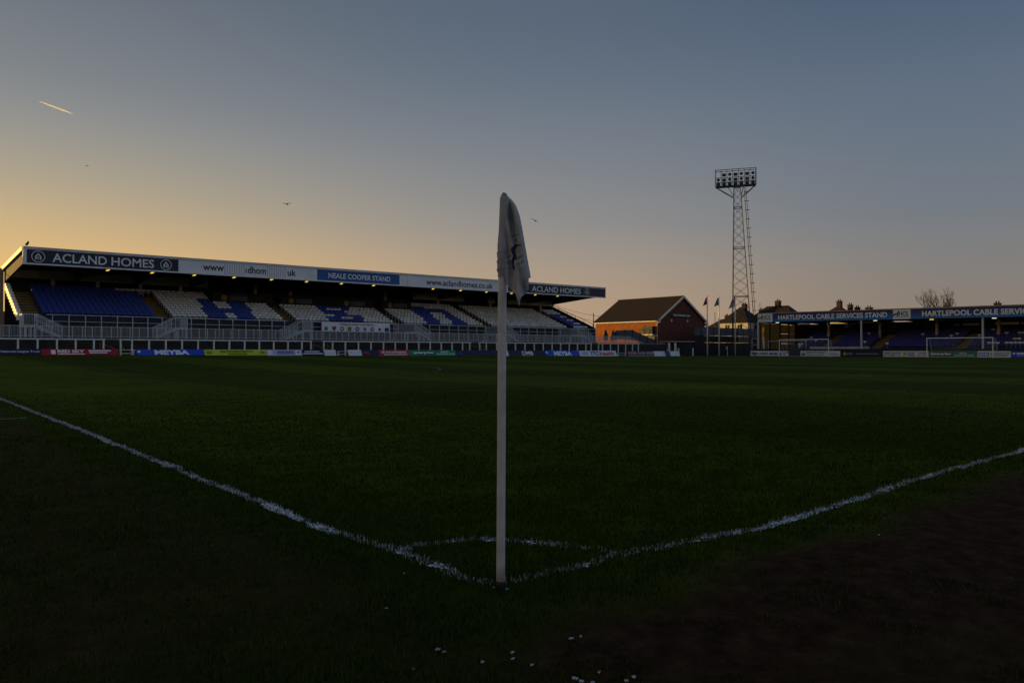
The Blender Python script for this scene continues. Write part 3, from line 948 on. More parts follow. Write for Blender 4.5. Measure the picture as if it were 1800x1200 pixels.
# sloping end of the railing down the ramp
rampr = thing('ramp_railing', (UE, 71, 0), 'white picket railing sloping down the ramp at the right end of the walkway', 'railing')
u2 = u_at(71, 1157)
b = MB()
z0, z1 = 2.98, z_at(u2, 71, 616)
b.bar((UE, 71, z0), (u2, 71, z1), .05); b.bar((UE, 71, z0 - .86), (u2, 71, z1 - .86), .04)
b.build('rail', 'white_steel', rampr)
n = 44; b = MB()
for k in range(n):
    t = (k + .5) / n; b.bar((UE + (u2 - UE) * t, 71, z0 - .84 + (z1 - z0) * t), (UE + (u2 - UE) * t, 71, z0 - .03 + (z1 - z0) * t), .02)
b.build('pickets', 'white_steel', rampr)
for k in range(9):
    t = k / 8; uu = UE + (u2 - UE) * t; zz = z0 + (z1 - z0) * t; b = MB(); b.bar((uu, 70.96, max(0, zz - 1.0)), (uu, 70.96, zz), .055); b.build('post', 'white_steel', rampr)
b = MB(); b.prism([(UE, 71.1, 0), (UE, 71.1, 2.0), (u2, 71.1, max(.02, z1 - .95)), (u2, 71.1, 0)], (0, 3.0, 0)); o = b.build('ramp', 'concrete_dark', None, origin=(UE, 72, 0)); tag(o, 'concrete ramp falling from the walkway', 'ramp', kind='structure')

# staircases up to the deck
def staircase(pa, pb, pf, label):
    ua, ub, uf = u_at(72, pa), u_at(72, pb), u_at(72, pf)
    lo, hi = min(ua, ub), max(ua, ub)
    t = thing('access_staircase', ((ua + ub) / 2, 72, 2), label, 'staircase', 'white staircases from the walkway to the deck')
    b = MB(); b.box(lo, hi, 71.5, 74.25, 2.88, 3.0); b.build('landing', 'white_steel', t)
    for uu in (lo + .12, hi - .12):
        for vv in (71.56, 74.0):
            b = MB(); b.box(uu - .09, uu + .09, vv, vv + .14, 2.0, 2.88); b.build('support_post', 'white_steel', t)
    dx = uf - ub
    for vv in (71.5, 72.75):
        b = MB(); b.bar((ub, vv, 2.9), (uf, vv, 2.08), .06, .22); b.build('stringer', 'white_steel', t)
        b = MB()
        b.bar((ub, vv, 4.0), (uf, vv, 3.08), .055); b.bar((ub, vv, 3.55), (uf, vv, 2.63), .03)
        for k in range(1, 12):
            q = k / 12; b.bar((ub + dx * q, vv, 2.95 - .85 * q), (ub + dx * q, vv, 3.98 - .92 * q), .022)
        b.build('handrail', 'white_steel', t)
        for q in (0, .5, 1):
            b = MB(); b.bar((ub + dx * q, vv - .04, 2.9 - .85 * q), (ub + dx * q, vv - .04, 4.02 - .92 * q), .06); b.build('post', 'white_steel', t)
    for k in range(6):
        q = (k + .5) / 6; uu = ub + dx * q; b = MB(); b.box(uu - .15, uu + .15, 71.54, 72.71, 2.84 - .82 * q, 2.88 - .82 * q); b.build('tread', 'concrete', t)
    b = MB(); b.box(lo, hi, 71.46, 71.5, 3.97, 4.03); b.box(lo, hi, 71.47, 71.495, 3.05, 3.09)
    for uu in np.arange(lo + .06, hi, .11): b.box(uu, uu + .022, 71.47, 71.49, 3.09, 3.97)
    b.build('landing_railing', 'white_steel', t)
    side = ua
    b = MB(); b.box(side - .02, side + .02, 71.5, 74.0, 3.97, 4.03)
    for vv in np.arange(71.55, 74, .14): b.box(side - .01, side + .01, vv, vv + .022, 3.0, 3.97)
    b.build('landing_railing', 'white_steel', t)
staircase(40, 63, 105, 'white staircase at the far left end of the side stand, beside the blue seats')
staircase(327, 305, 272, 'white staircase between the blue seats and the white seats, rising to the right')
staircase(547, 528, 497, 'white staircase rising to the right, just left of the crest banner')
staircase(707, 735, 753, 'white staircase falling to the right, just right of the crest banner')
staircase(868, 890, 907, 'white staircase half hidden by the corner flag pole')
staircase(998, 1022, 1037, 'white staircase at the right-hand end of the side stand')

# crest banner on the guard rail
ba, bc = u_at(73.85, 566), u_at(73.85, 685)
ban = thing('banner', ((ba + bc) / 2, 73.85, 3.0), 'white banner with a row of small crests on the guard rail', 'banner')
b = MB()
nseg = 16
for k in range(nseg):
    x0, x1 = ba + (bc - ba) * k / nseg, ba + (bc - ba) * (k + 1) / nseg
    w0, w1 = .02 * math.sin(k * 1.3), .02 * math.sin((k + 1) * 1.3)
    b.hexa([(x0, 73.84 + w0, 3.02), (x1, 73.84 + w1, 3.02), (x1, 73.87 + w1, 3.02), (x0, 73.87 + w0, 3.02), (x0, 73.84 + w0, 4.10), (x1, 73.84 + w1, 4.10), (x1, 73.87 + w1, 4.10), (x0, 73.87 + w0, 4.10)])
sheet = b.build('sheet', 'fascia_white', ban)
bl = bc - ba
lettering(ban, 'Hartlepool United Youth Alliance', ((ba + bc) / 2, 73.80, 3.86), X1, Z1, bl * .50, .26, 'letter_dark', .01)
CR = [('crest_teal', (.05, .25, .22)), ('crest_brown', (.16, .09, .05)), ('crest_blue', (.05, .09, .30)), ('crest_green', (.10, .30, .04)), ('crest_navy', (.02, .03, .20)), ('crest_grey', (.22, .22, .24)), ('crest_slate', (.12, .13, .20)), ('crest_black', (.05, .06, .06)), ('crest_royal', (.02, .05, .28))]
for k, (nm, c_) in enumerate(CR):
    mat(nm, c_, .6, .2, 6)
    x = ba + bl * (.055 + k * .112)
    shp = [disc(.24, 14, .85), [(-.24, .24), (.24, .24), (.22, -.05), (0, -.28), (-.22, -.05)], disc(.25, 16), [(-.22, .2), (.22, .25), (.2, -.22), (-.22, -.25)], disc(.25, 16), disc(.2, 10), disc(.25, 16), disc(.18, 8), [(-.25, -.22), (.25, -.22), (.25, .22), (-.25, .22)]][k]
    cr = flat(ban, 'crest', shp, (x, 73.81, 3.36), X1, Z1, nm)
    if k in (2, 4, 6): flat(cr, 'crest_centre', disc(.12, 10), (x, 73.80, 3.36), X1, Z1, 'letter_white')

# white pitch barriers
def barrier(pa, pb, posts, label):
    V = 68.5
    ua, ub = u_at(V, pa), u_at(V, pb)
    t = thing('pitch_barrier', ((ua + ub) / 2, V, 0), label, 'barrier', 'white barriers along the side stand')
    b = MB(); b.box(ua, ub, V - .06, V + .06, 1.80, 1.90); b.build('rail', 'white_paint', t)
    for q in posts:
        u = u_at(V, q); b = MB(); b.box(u - .065, u + .065, V - .055, V + .055, float(ground_z(np.array(u), np.array(V))) - .1, 1.798); b.build('post', 'white_paint', t)
barrier(-60, 185, (-40, -3, 31.6, 66, 100, 133, 165, 182), 'white barrier section at the far left above the red board')
barrier(209, 548, (212, 232, 262, 291.4, 320, 348, 376, 403, 430, 455.7, 481, 506, 530.7, 546.5), 'white barrier section above the blue and yellow boards')
barrier(567, 828, (569, 584.5, 607, 630, 652, 674, 694.7, 715, 736, 756, 775.5, 794.5, 813, 825.5), 'white barrier section below the crest banner')
barrier(841, 1040, (843, 854.7, 873, 890, 906, 922.7, 939, 954.7, 970.5, 985.5, 1000.5, 1015, 1029.7, 1039), 'white barrier section passing behind the corner flag pole')
barrier(1051, 1124, (1052, 1059, 1073, 1086.7, 1099.7, 1111.7, 1122), 'short white barrier section at the right end of the side stand')
# ================================================================== advertising boards, side stand
for nm, c_ in dict(bd_red=(.42, .010, .03), bd_blue=(.010, .075, .58), bd_lime=(.55, .60, .04), bd_lilac=(.50, .47, .74), bd_navy=(.012, .016, .06), bd_white=(.76, .78, .84),
                   bd_green=(.006, .22, .11), bd_crimson=(.46, .015, .04), bd_sky=(.10, .35, .55), bd_pink=(.45, .12, .18), bd_mint=(.10, .40, .22), bd_grey=(.22, .22, .24), bd_yellow=(.55, .45, .05), bd_mid=(.02, .05, .20), bd_orange=(.6, .2, .05)).items():
    mat(nm, c_, .45, .10, 1.2)

def side_board(px0, px1, m, label, texts=(), patches=(), name='advertising_board', cat='board', lean=.30):
    V = 66.5
    u0, u1 = u_at(V, px0), u_at(V, px1)
    um = (u0 + u1) / 2
    g0 = float(ground_z(np.array(um), np.array(V)))
    ht = np.interp(um, [8, 40, 72], [.46, .62, .76])
    t = thing(name, (um, V, g0), label, cat, 'leaning boards below the side stand')
    up = Vector((0, lean, ht))
    L = up.length
    upn = up.normalized()
    N = X1.cross(upn)
    O = Vector((um, V, g0 + .01))
    w = u1 - u0 - .03
    b = MB()
    c0 = [O - X1 * w / 2, O + X1 * w / 2, O + X1 * w / 2 + up, O - X1 * w / 2 + up]
    b.hexa([c0[0] - N * .03, c0[1] - N * .03, c0[2] - N * .03, c0[3] - N * .03, c0[0], c0[1], c0[2], c0[3]])
    p = b.build('panel', m, t)
    for x in np.linspace(-w / 2 + .15, w / 2 - .15, max(2, int(w / 2.5) + 1)):
        b = MB(); b.bar(O + X1 * x + up * .92 - N * .05, O + X1 * x + Y1 * (lean + .35), .04); b.build('strut', 'steel_dark', t)
    C = O + up / 2
    for rx0, rx1, ry0, ry1, pmx in patches:
        flat(p, 'print', [((rx0 - .5) * w, (ry0 - .5) * L), ((rx1 - .5) * w, (ry0 - .5) * L), ((rx1 - .5) * w, (ry1 - .5) * L), ((rx0 - .5) * w, (ry1 - .5) * L)], C, X1, upn, pmx, .006, .004)
    for s, rx0, rx1, ry, rh, tm, bold in texts:
        lettering(p, s, C + X1 * (((rx0 + rx1) / 2 - .5) * w) + upn * ((ry - .5) * L), X1, upn, (rx1 - rx0) * w, rh * L, tm, bold, .012)
    return t

side_board(-60, 73, 'bd_navy', 'navy board reading National League Trust at the far left', [('National League Trust', .45, .98, .5, .42, 'letter_white', .01)])
side_board(73, 209, 'bd_red', 'red board reading RED SKY beside the navy board at the left', [('RED SKY', .20, .545, .62, .55, 'letter_white', .04)],
           [(.12, .175, .15, .85, 'letter_white'), (.20, .55, .10, .24, 'letter_white'), (.60, .90, .62, .82, 'letter_white'), (.61, .85, .30, .46, 'letter_white')])
side_board(240, 360, 'bd_blue', 'bright blue board reading MEYBA left of the yellow board', [('MEYBA', .26, .77, .48, .80, 'letter_white', .05)], [(.02, .06, .45, .8, 'letter_white')])
side_board(360, 470, 'bd_lime', 'yellow-green board reading WATCH EVERY MATCH', [('WATCH EVERY MATCH', .24, .77, .62, .36, 'letter_dark', .03), ('DAZN', .04, .12, .5, .45, 'letter_dark', .02), ('DAZN', .89, .97, .5, .45, 'letter_dark', .02)], [(.37, .67, .12, .26, 'letter_dark')])
side_board(470, 532, 'bd_lilac', 'pale lilac board between the yellow board and a navy one', (), [(.03, .16, .12, .88, 'bd_white'), (.82, .98, .12, .88, 'bd_white'), (.30, .76, .56, .72, 'bd_navy'), (.28, .78, .26, .40, 'bd_mid'), (.86, .94, .35, .75, 'bd_orange'), (0, 1, .0, .08, 'bd_white')])
side_board(532, 571, 'bd_navy', 'small navy board with two thin white lines of print', (), [(.12, .80, .62, .76, 'letter_white'), (.05, .95, .26, .40, 'letter_white')])
side_board(571, 592, 'bd_white', 'plain white leaning board right of the small navy board')
side_board(613, 637, 'bd_white', 'plain white leaning board left of the dark red-marked board')
side_board(637, 667, 'bd_navy', 'dark board with a red swoosh left of the red board', (), [(.10, .38, .35, .70, 'bd_crimson'), (.30, .50, .22, .45, 'bd_crimson')])
side_board(667, 721, 'bd_crimson', 'red board reading BE THE DIFFERENCE in the middle of the row', [('BE THE DIFFERENCE', .10, .90, .60, .34, 'letter_white', .03)], [(.15, .92, .14, .26, 'letter_white')])
side_board(721, 803, 'bd_green', 'green board reading enterprise below the side stand', [('enterprise', .08, .50, .5, .50, 'letter_white', .04), ('HOME FOR', .66, .84, .68, .26, 'letter_white', .02), ('THE NATIONAL LEAGUE', .56, .96, .32, .26, 'letter_white', .02)], [(.15, .49, .22, .78, 'letter_dark')])
side_board(803, 872, 'bd_navy', 'long plain navy board left of the corner flag pole', (), [(.05, .15, .3, .7, 'bd_mid')])
side_board(872, 895, 'bd_white', 'white board mostly hidden behind the corner flag pole', (), [(.0, .6, .0, 1, 'bd_navy')])
side_board(895, 960, 'bd_navy', 'navy board reading DMB right of the corner flag pole', [('DMB', .36, .66, .55, .62, 'letter_white', .03)], [(.34, .66, .08, .13, 'letter_white')])
side_board(960, 1020, 'bd_blue', 'bright blue board reading MEYBA right of the corner flag pole', [('MEYBA', .24, .76, .48, .80, 'letter_white', .05)], [(.02, .07, .5, .8, 'letter_white')])
side_board(1020, 1085, 'bd_white', 'white board reading ITC health in red and blue', [('ITC', .30, .52, .52, .66, 'letter_blue', .03), ('health', .54, .92, .50, .72, 'letter_red', .03)], [(.06, .24, .2, .8, 'bd_lilac')])
side_board(1104, 1151, 'bd_navy', 'dark board with three pink and green shapes', (), [(.04, .26, .35, .88, 'bd_pink'), (.26, .34, .35, .88, 'bd_mint'), (.38, .58, .35, .88, 'bd_pink'), (.58, .66, .35, .88, 'bd_mint'), (.70, .90, .35, .88, 'bd_pink'), (.90, .97, .35, .88, 'bd_mint'), (0, 1, .0, .20, 'bd_grey')])
side_board(1151, 1196, 'bd_mid', 'white and blue board at the right end of the side row', (), [(.0, .42, .0, 1, 'bd_white'), (.62, 1.0, .0, 1, 'bd_white')])

def low_bench(pa, pb, label):
    V = 66.8
    u0, u1 = u_at(V, pa), u_at(V, pb); um = (u0 + u1) / 2
    g = float(ground_z(np.array(um), np.array(V)))
    t = thing('low_bench', (um, V, g), label, 'bench', 'white benches between the boards')
    b = MB(); b.box(u0, u1, V, V + .32, g + .42, g + .47); b.build('seat', 'white_paint', t)
    for uu in (u0 + .1, u1 - .1):
        for vv in (V + .03, V + .26):
            b = MB(); b.box(uu - .04, uu + .04, vv, vv + .05, g, g + .42); b.build('leg', 'white_paint', t)
    b = MB(); b.box(u0 + .1, u1 - .1, V + .14, V + .18, g + .12, g + .18); b.build('stretcher', 'white_paint', t)
low_bench(211, 238, 'low white bench in the barrier gap beside the red board')
low_bench(594, 610, 'low white bench between two plain white boards')
low_bench(1087, 1102, 'low white bench beside the ITC health board')

# thin yellow handrails in the barrier gaps
for k, (px, lab) in enumerate(((176, 'thin yellow handrail in the barrier gap at the far left'), (550, 'thin yellow handrail in the barrier gap below the crest banner'), (828, 'thin yellow handrail in the barrier gap left of the corner flag pole'))):
    u = u_at(69, px)
    t = thing('gap_handrail', (u, 69, 0), lab, 'handrail', 'yellow handrails in the barrier gaps')
    for dv in (0, 1.6):
        b = MB(); b.bar((u + dv, 69.0, 1.55), (u + 1.3 + dv * .2, 67.6, .85), .045); b.build('rail', 'yellow_paint', t)
        b = MB(); b.bar((u + dv, 69.0, .3), (u + dv, 69.0, 1.55), .045); b.build('post', 'yellow_paint', t)

# ================================================================== the end stand behind the far goal
EU = 106.9
EV0, EV1 = -6.0, v_at(EU, 1331)
def et(v): return 6.63 + (v - 25.3) * .27 / 36.7
def eb(v): return 5.14 + (v - 25.3) * .32 / 36.7
rend = thing('grandstand', (EU + 5, 30, 0), 'low roofed end stand with dark blue seats behind the goals', 'stand')
Ymin = Vector((0, -1, 0))
def end_hexa(u0, u1, v0, v1, zl, zh):
    b = MB()
    b.hexa([(u0, v0, zl(v0)), (u1, v0, zl(v0)), (u1, v1, zl(v1)), (u0, v1, zl(v1)), (u0, v0, zh(v0)), (u1, v0, zh(v0)), (u1, v1, zh(v1)), (u0, v1, zh(v1))])
    return b
b = MB()
b.hexa([(EU + .1, EV0, et(EV0) - .25), (EU + 12.5, EV0, et(EV0) - .95), (EU + 12.5, EV1, et(EV1) - .95), (EU + .1, EV1, et(EV1) - .25), (EU + .1, EV0, et(EV0) - .08), (EU + 12.5, EV0, et(EV0) - .75), (EU + 12.5, EV1, et(EV1) - .75), (EU + .1, EV1, et(EV1) - .08)])
er = b.build('roof', 'roof_top', rend)
end_hexa(EU - .06, EU + .14, EV0, EV1 + .05, lambda v: et(v) - .12, lambda v: et(v) + .02).build('capping', 'cream_wall', rend)
end_hexa(EU + .15, EU + 12.4, EV0, EV1 - .1, lambda v: eb(v) + .16, lambda v: eb(v) + .22).build('ceiling', 'roof_under', rend)
def grad_sign():
    m = mat('sign_gradient', (.02, .05, .25), .4, .05, 1.0)
    nt = m.node_tree; b = nt.nodes['Principled BSDF']
    tc = nt.nodes.new('ShaderNodeTexCoord'); sx = nt.nodes.new('ShaderNodeSeparateXYZ'); nt.links.new(tc.outputs['Generated'], sx.inputs[0])
    r = nt.nodes.new('ShaderNodeValToRGB'); r.color_ramp.elements[0].color = (.016, .20, .50, 1); r.color_ramp.elements[1].color = (.016, .03, .17, 1)
    r.color_ramp.elements[0].position = .1; r.color_ramp.elements[1].position = .7
    nt.links.new(sx.outputs[2], r.inputs['Fac']); nt.links.new(r.outputs['Color'], b.inputs['Base Color'])
grad_sign()
def end_panel(pa, pb, m, label, va=None, vb=None):
    va = v_at(EU, pa) if va is None else va
    vb = v_at(EU, pb) if vb is None else vb
    o = end_hexa(EU, EU + .09, vb, va, eb, lambda v: et(v) - .121).build('sign_panel', m, rend)
    o['label'] = label
    return o, va, vb
TW = v_at(EU, 1368) - v_at(EU, 1560)
def end_text(part, s, v0, w, h, m, bold, dz=0):
    vm = v0 - w / 2
    lettering(part, s, (EU, vm, (et(vm) + eb(vm)) / 2 - .06 + dz), (0, -1, -.0080), Z1, w, h, m, bold)
def hcs(part, va, vb):
    w = va - vb
    vm = (va + vb) / 2
    end_text(part, 'HCS', vm + w * .16, w * .52, .62, 'letter_dark', .02, .08)
    O = (EU, vm + w * .30, (et(vm) + eb(vm)) / 2)
    flat(part, 'logo', [(-.55, -.30), (-.30, .10), (.0, .02), (.30, .42), (.42, .28), (.20, -.05), (.30, -.32), (.12, -.32), (.05, -.12), (-.25, -.15), (-.40, -.32)], O, Ymin, Z1, 'letter_dark')
    flat(part, 'print', [(-w * .4, -.45), (w * .4, -.45), (w * .4, -.39), (-w * .4, -.39)], (EU, vm, (et(vm) + eb(vm)) / 2 - .03), Ymin, Z1, 'bd_blue')
p, a, c = end_panel(1332, 1358, 'fascia_white', 'white HCS logo panel at the left end of the roof front'); hcs(p, a, c)
p, a, c = end_panel(1358, 1570, 'sign_gradient', 'blue panel reading HARTLEPOOL CABLE SERVICES STAND'); end_text(p, 'HARTLEPOOL CABLE SERVICES STAND', v_at(EU, 1368), TW, .74, 'letter_white', .03)
p, a, c = end_panel(1570, 1601, 'fascia_white', 'white HCS logo panel in the middle of the roof front'); hcs(p, a, c)
v2 = v_at(EU, 1601); v3 = v2 - (v_at(EU, 1358) - v_at(EU, 1570))
p, a, c = end_panel(0, 0, 'sign_gradient', 'blue panel repeating the stand name at the right edge', v2, v3); end_text(p, 'HARTLEPOOL CABLE SERVICES STAND', v_at(EU, 1621), TW, .74, 'letter_white', .03)
p, a, c = end_panel(0, 0, 'fascia_white', 'white HCS logo panel beyond the right edge', v3, v3 - 3.0); hcs(p, a, c)
p, a, c = end_panel(0, 0, 'sign_gradient', 'plain blue end of the roof front', v3 - 3.0, EV0)
# posts and inner columns
for v in (v_at(EU + .3, 1514), v_at(EU + .3, 1727.6), 14.0, -1.5):
    b = MB(); b.tube([(EU + .35, v, .3), (EU + .35, v, eb(v) + .15)], .14, 10); b.build('column', 'white_steel', rend)
for px in (1457, 1547, 1647, 1756):
    v = v_at(114.0, px); b = MB(); b.box(113.85, 114.15, v - .16, v + .16, 2.8, eb(v) + .15); b.build('column', 'lintel', rend)
b = MB(); b.box(119.0, 119.25, EV0, EV1 - .2, 0, 5.3); b.build('back_wall', 'wall_dark', rend)
for k in range(9):
    v = EV1 - 3.2 - k * 5.4
    b = MB(); b.box(118.93, 118.99, v - 3.4, v, 4.55, 5.05); b.build('window', 'window_glass', rend)
    b = MB(); b.box(117.2, 117.3, v - 2.2 - (k % 3) * .5, v - .6, 5.05, 5.16); b.build('pale_strip', 'lintel', rend)  # pale bars near the back wall, giving no light
for k in range(14):
    v = EV0 + .5 + (EV1 - EV0 - 1) * k / 13
    b = MB(); b.hexa([(EU + .2, v - .07, eb(v) - .02), (EU + 12.2, v - .07, eb(v) - .25), (EU + 12.2, v + .07, eb(v) - .25), (EU + .2, v + .07, eb(v) - .02), (EU + .2, v - .07, eb(v) + .155), (EU + 12.2, v - .07, eb(v) + .155), (EU + 12.2, v + .07, eb(v) + .155), (EU + .2, v + .07, eb(v) + .155)]); b.build('roof_beam', 'roof_under', rend)
# deck
ER = 9
for i in range(ER):
    b = MB(); b.box(108.9 + .75 * i, 108.9 + .75 * (i + 1) if i < ER - 1 else 118.9, EV0, EV1 - 4.6, .2, .95 + .27 * i); b.build('tread', 'concrete_dark', rend)
b = MB(); b.box(108.55, 108.85, v_at(108.6, 1528), v_at(108.6, 1424), .3, 1.45); b.build('front_wall', 'render_white', rend)
b = MB(); b.box(108.55, 108.85, EV0, v_at(108.6, 1530), .3, 1.15); b.build('front_wall', 'hoarding_navy', rend)
EG = [v_at(109.5, q) for q in (1448, 1540, 1690)] + [12.0]
for g in EG:
    b = MB()
    for i in range(ER): b.box(108.87 + .75 * i, 109.22 + .75 * i, g - .6, g + .6, .952 + .27 * i, 1.09 + .27 * i)
    b.build('gangway_stair', 'yellow_paint', rend)
mat('seat_navy', (.012, .030, .30), .4, .2, 1.5)
se = MB()
se.v = [(-p[1] * -1, p[0], p[2]) for p in sm.v]; se.f = sm.f; se.m = sm.m
ES = {True: se.mesh('seat', 'seat_navy'), False: se.mesh('seat', 'seat_white')}
es = []
for i in range(ER):
    u = 109.25 + .75 * i; z = .95 + .27 * i
    for v in np.arange(EV0 + 1, EV1 - 5.0, .5):
        if any(abs(v - g) < .8 for g in EG): continue
        es.append((depth(u, v), u, v, z, not (random.random() < .035 or (i in (1, 6) and 22 < v < 31 and random.random() < .45))))  # scattered white seats stand in for pale specks and seat-edge reflections
vis = sorted(x for x in es if shot(x[1], x[2], x[3])[0] < 1820)
for d, u, v, z, bl in vis[:300]: child('seat', ES[bl], rend, (u, v, z))
far = set(vis[:300])
b = MB()
for d, u, v, z, bl in es:
    if (d, u, v, z, bl) in far: continue
    b.mi = 0 if bl else 1
    b.add([(p[0] + u, p[1] + v, p[2] + z) for p in se.v], se.f)
o = b.build('seats', ['seat_navy', 'seat_white'], rend); o['kind'] = 'stuff'
# translucent end screens lit from outside
def translucent(name, c):
    m = bpy.data.materials.new(name); m.use_nodes = True; nt = m.node_tree
    nt.nodes.remove(nt.nodes['Principled BSDF'])
    t = nt.nodes.new('ShaderNodeBsdfTranslucent'); d = nt.nodes.new('ShaderNodeBsdfDiffuse'); mx = nt.nodes.new('ShaderNodeMixShader')
    nz = nt.nodes.new('ShaderNodeTexNoise'); nz.inputs['Scale'].default_value = 1.3; tc = nt.nodes.new('ShaderNodeTexCoord'); nt.links.new(tc.outputs['Object'], nz.inputs['Vector'])
    r = nt.nodes.new('ShaderNodeValToRGB'); r.color_ramp.elements[0].color = (*[x * .6 for x in c], 1); r.color_ramp.elements[1].color = (*c, 1)
    nt.links.new(nz.outputs['Fac'], r.inputs['Fac']); nt.links.new(r.outputs['Color'], t.inputs['Color']); nt.links.new(r.outputs['Color'], d.inputs['Color'])
    mx.inputs[0].default_value = .35
    nt.links.new(t.outputs[0], mx.inputs[1]); nt.links.new(d.outputs[0], mx.inputs[2]); nt.links.new(mx.outputs[0], nt.nodes['Material Output'].inputs['Surface'])
    MATS[name] = m
translucent('screen_sheet', (.75, .58, .26))
sv0 = EV1 - .12
cols_ = [EU + .5, EU + 3.6, EU + 6.9, EU + 9.8, EU + 12]
for k in range(4):
    for z0, z1 in ((.2, 2.0), (2.06, 3.65), (3.71, 5.2)):
        b = MB(); b.box(cols_[k] + .18, cols_[k + 1] - .12, sv0 - .03, sv0, z0, z1); b.build('screen_panel', 'screen_sheet', rend)
for uu in cols_:
    b = MB(); b.box(uu - .1, uu + .14, sv0 - .12, sv0 + .08, 0, 5.35); b.build('screen_post', 'steel_dark', rend)
b = MB(); b.box(EU + .02, EU + .30, EV1 - .25, EV1, 0, eb(EV1) - .01); b.build('corner_post', 'white_steel', rend)
# lamps
lb = MB(); lb.mi = 0; lb.box(-.12, .12, -.2, .2, -.04, .05); lb.mi = 1; lb.box(-.15, .1, -.22, .22, -.13, -.042)
el = {k: lb.mesh('lamp', ['steel_dark', k]) for k in ('lamp_amber', 'lamp_pale')}
for px, k in ((1368, 'lamp_pale'), (1540, 'lamp_pale'), (1639, 'lamp_amber'), (1749, 'lamp_pale')):
    v = v_at(EU + .2, px); child('lamp', el[k], rend, (EU + .0, v, eb(v) - .06))

# ------------------------------------------------------------------ boards behind the far goal
def end_board(pa, pb, m, label, texts=(), patches=()):
    U = 103.5
    va, vb = v_at(U, pa), v_at(U, pb); vm = (va + vb) / 2; w = va - vb - .03
    t = thing('advertising_board', (U, vm, 0), label, 'board', 'upright boards behind the far goal')
    H_ = .80
    b = MB(); b.box(U, U + .05, vm - w / 2, vm + w / 2, .02, H_ + .02); p = b.build('panel', m, t)
    for x in (-w / 2 + .2, w / 2 - .2):
        b = MB(); b.box(U + .051, U + .12, vm + x - .04, vm + x + .04, 0, H_); b.build('strut', 'steel_dark', t)
    C = Vector((U, vm, .02 + H_ / 2))
    for rx0, rx1, ry0, ry1, pmx in patches:
        flat(p, 'print', [((rx0 - .5) * w, (ry0 - .5) * H_), ((rx1 - .5) * w, (ry0 - .5) * H_), ((rx1 - .5) * w, (ry1 - .5) * H_), ((rx0 - .5) * w, (ry1 - .5) * H_)], C, Ymin, Z1, pmx, .006, .004)
    for s, rx0, rx1, ry, rh, tm, bold in texts:
        lettering(p, s, C + Ymin * (((rx0 + rx1) / 2 - .5) * w) + Z1 * ((ry - .5) * H_), Ymin, Z1, (rx1 - rx0) * w, rh * H_, tm, bold, .012)
end_board(1319, 1369, 'bd_white', 'white board reading sign at the left end behind the far goals', [('sign', .04, .28, .45, .7, 'letter_dark', .04)], [(.32, .62, .3, .62, 'bd_grey'), (.68, .80, .25, .6, 'letter_blue'), (.83, .95, .25, .6, 'letter_blue')])
end_board(1369, 1386, 'bd_white', 'small white board with red and blue shapes by the left goal post', (), [(.05, .25, .1, .6, 'letter_blue'), (.4, .75, .15, .8, 'bd_lilac'), (.85, .97, .5, .95, 'letter_red')])
end_board(1386, 1407, 'bd_navy', 'plain dark board between two white boards behind the left goal')
end_board(1407, 1477, 'bd_white', 'white board reading WINSTANLEY behind the left goal', [('WINSTANLEY', .16, .66, .68, .36, 'letter_dark', .02)], [(.03, .12, .12, .6, 'crest_teal'), (.70, .97, .25, .55, 'bd_lilac'), (.16, .60, .22, .34, 'bd_grey')])
end_board(1479, 1551, 'bd_navy', 'dark board with a yellow disc and pale print', (), [(.05, .11, .25, .75, 'bd_yellow'), (.12, .28, .35, .65, 'bd_grey'), (.36, .90, .42, .60, 'bd_grey')])
end_board(1552, 1632, 'bd_white', 'white board reading GNG WASTE with a yellow disc', [('GNG WASTE', .02, .40, .66, .30, 'letter_dark', .04), ('MANAGEMENT LTD', .02, .40, .28, .20, 'letter_dark', .03), ('SKIP', .56, .71, .66, .32, 'letter_blue', .03), ('HIRE', .56, .71, .28, .28, 'letter_blue', .03), ('01429', .80, .98, .66, .26, 'letter_dark', .03), ('867 6772', .76, .98, .30, .26, 'letter_red', .03)], [(.45, .53, .2, .8, 'bd_yellow')])
end_board(1632, 1717, 'bd_green', 'green board reading enterprise behind the right goal', [('enterprise', .04, .47, .5, .50, 'letter_white', .04), ('HOME FOR', .64, .80, .66, .24, 'letter_white', .02), ('THE NATIONAL LEAGUE', .54, .94, .32, .24, 'letter_white', .02)], [(.12, .47, .25, .75, 'letter_dark')])
end_board(1718, 1777, 'bd_white', 'white board reading KNS in a blue box', [('KNS', .08, .32, .5, .42, 'letter_white', .04), ('AUTOMOTIVE LTD', .38, .95, .64, .26, 'letter_dark', .02)], [(.05, .35, .2, .8, 'bd_blue'), (.40, .92, .24, .40, 'bd_grey')])
end_board(1777, 1850, 'bd_blue', 'blue board at the right edge of the picture', (), [(.04, .10, .5, .75, 'letter_white'), (.14, .45, .5, .72, 'letter_white'), (.14, .4, .22, .36, 'bd_sky')])
# low dark wall behind those boards
b = MB(); b.box(104.4, 104.6, -6, v_at(104.4, 1322), 0, 1.12); o = b.build('perimeter_wall', 'hoarding_navy', None, origin=(104.5, 30, 0)); tag(o, 'low navy wall behind the boards at the far end', 'wall', kind='structure')
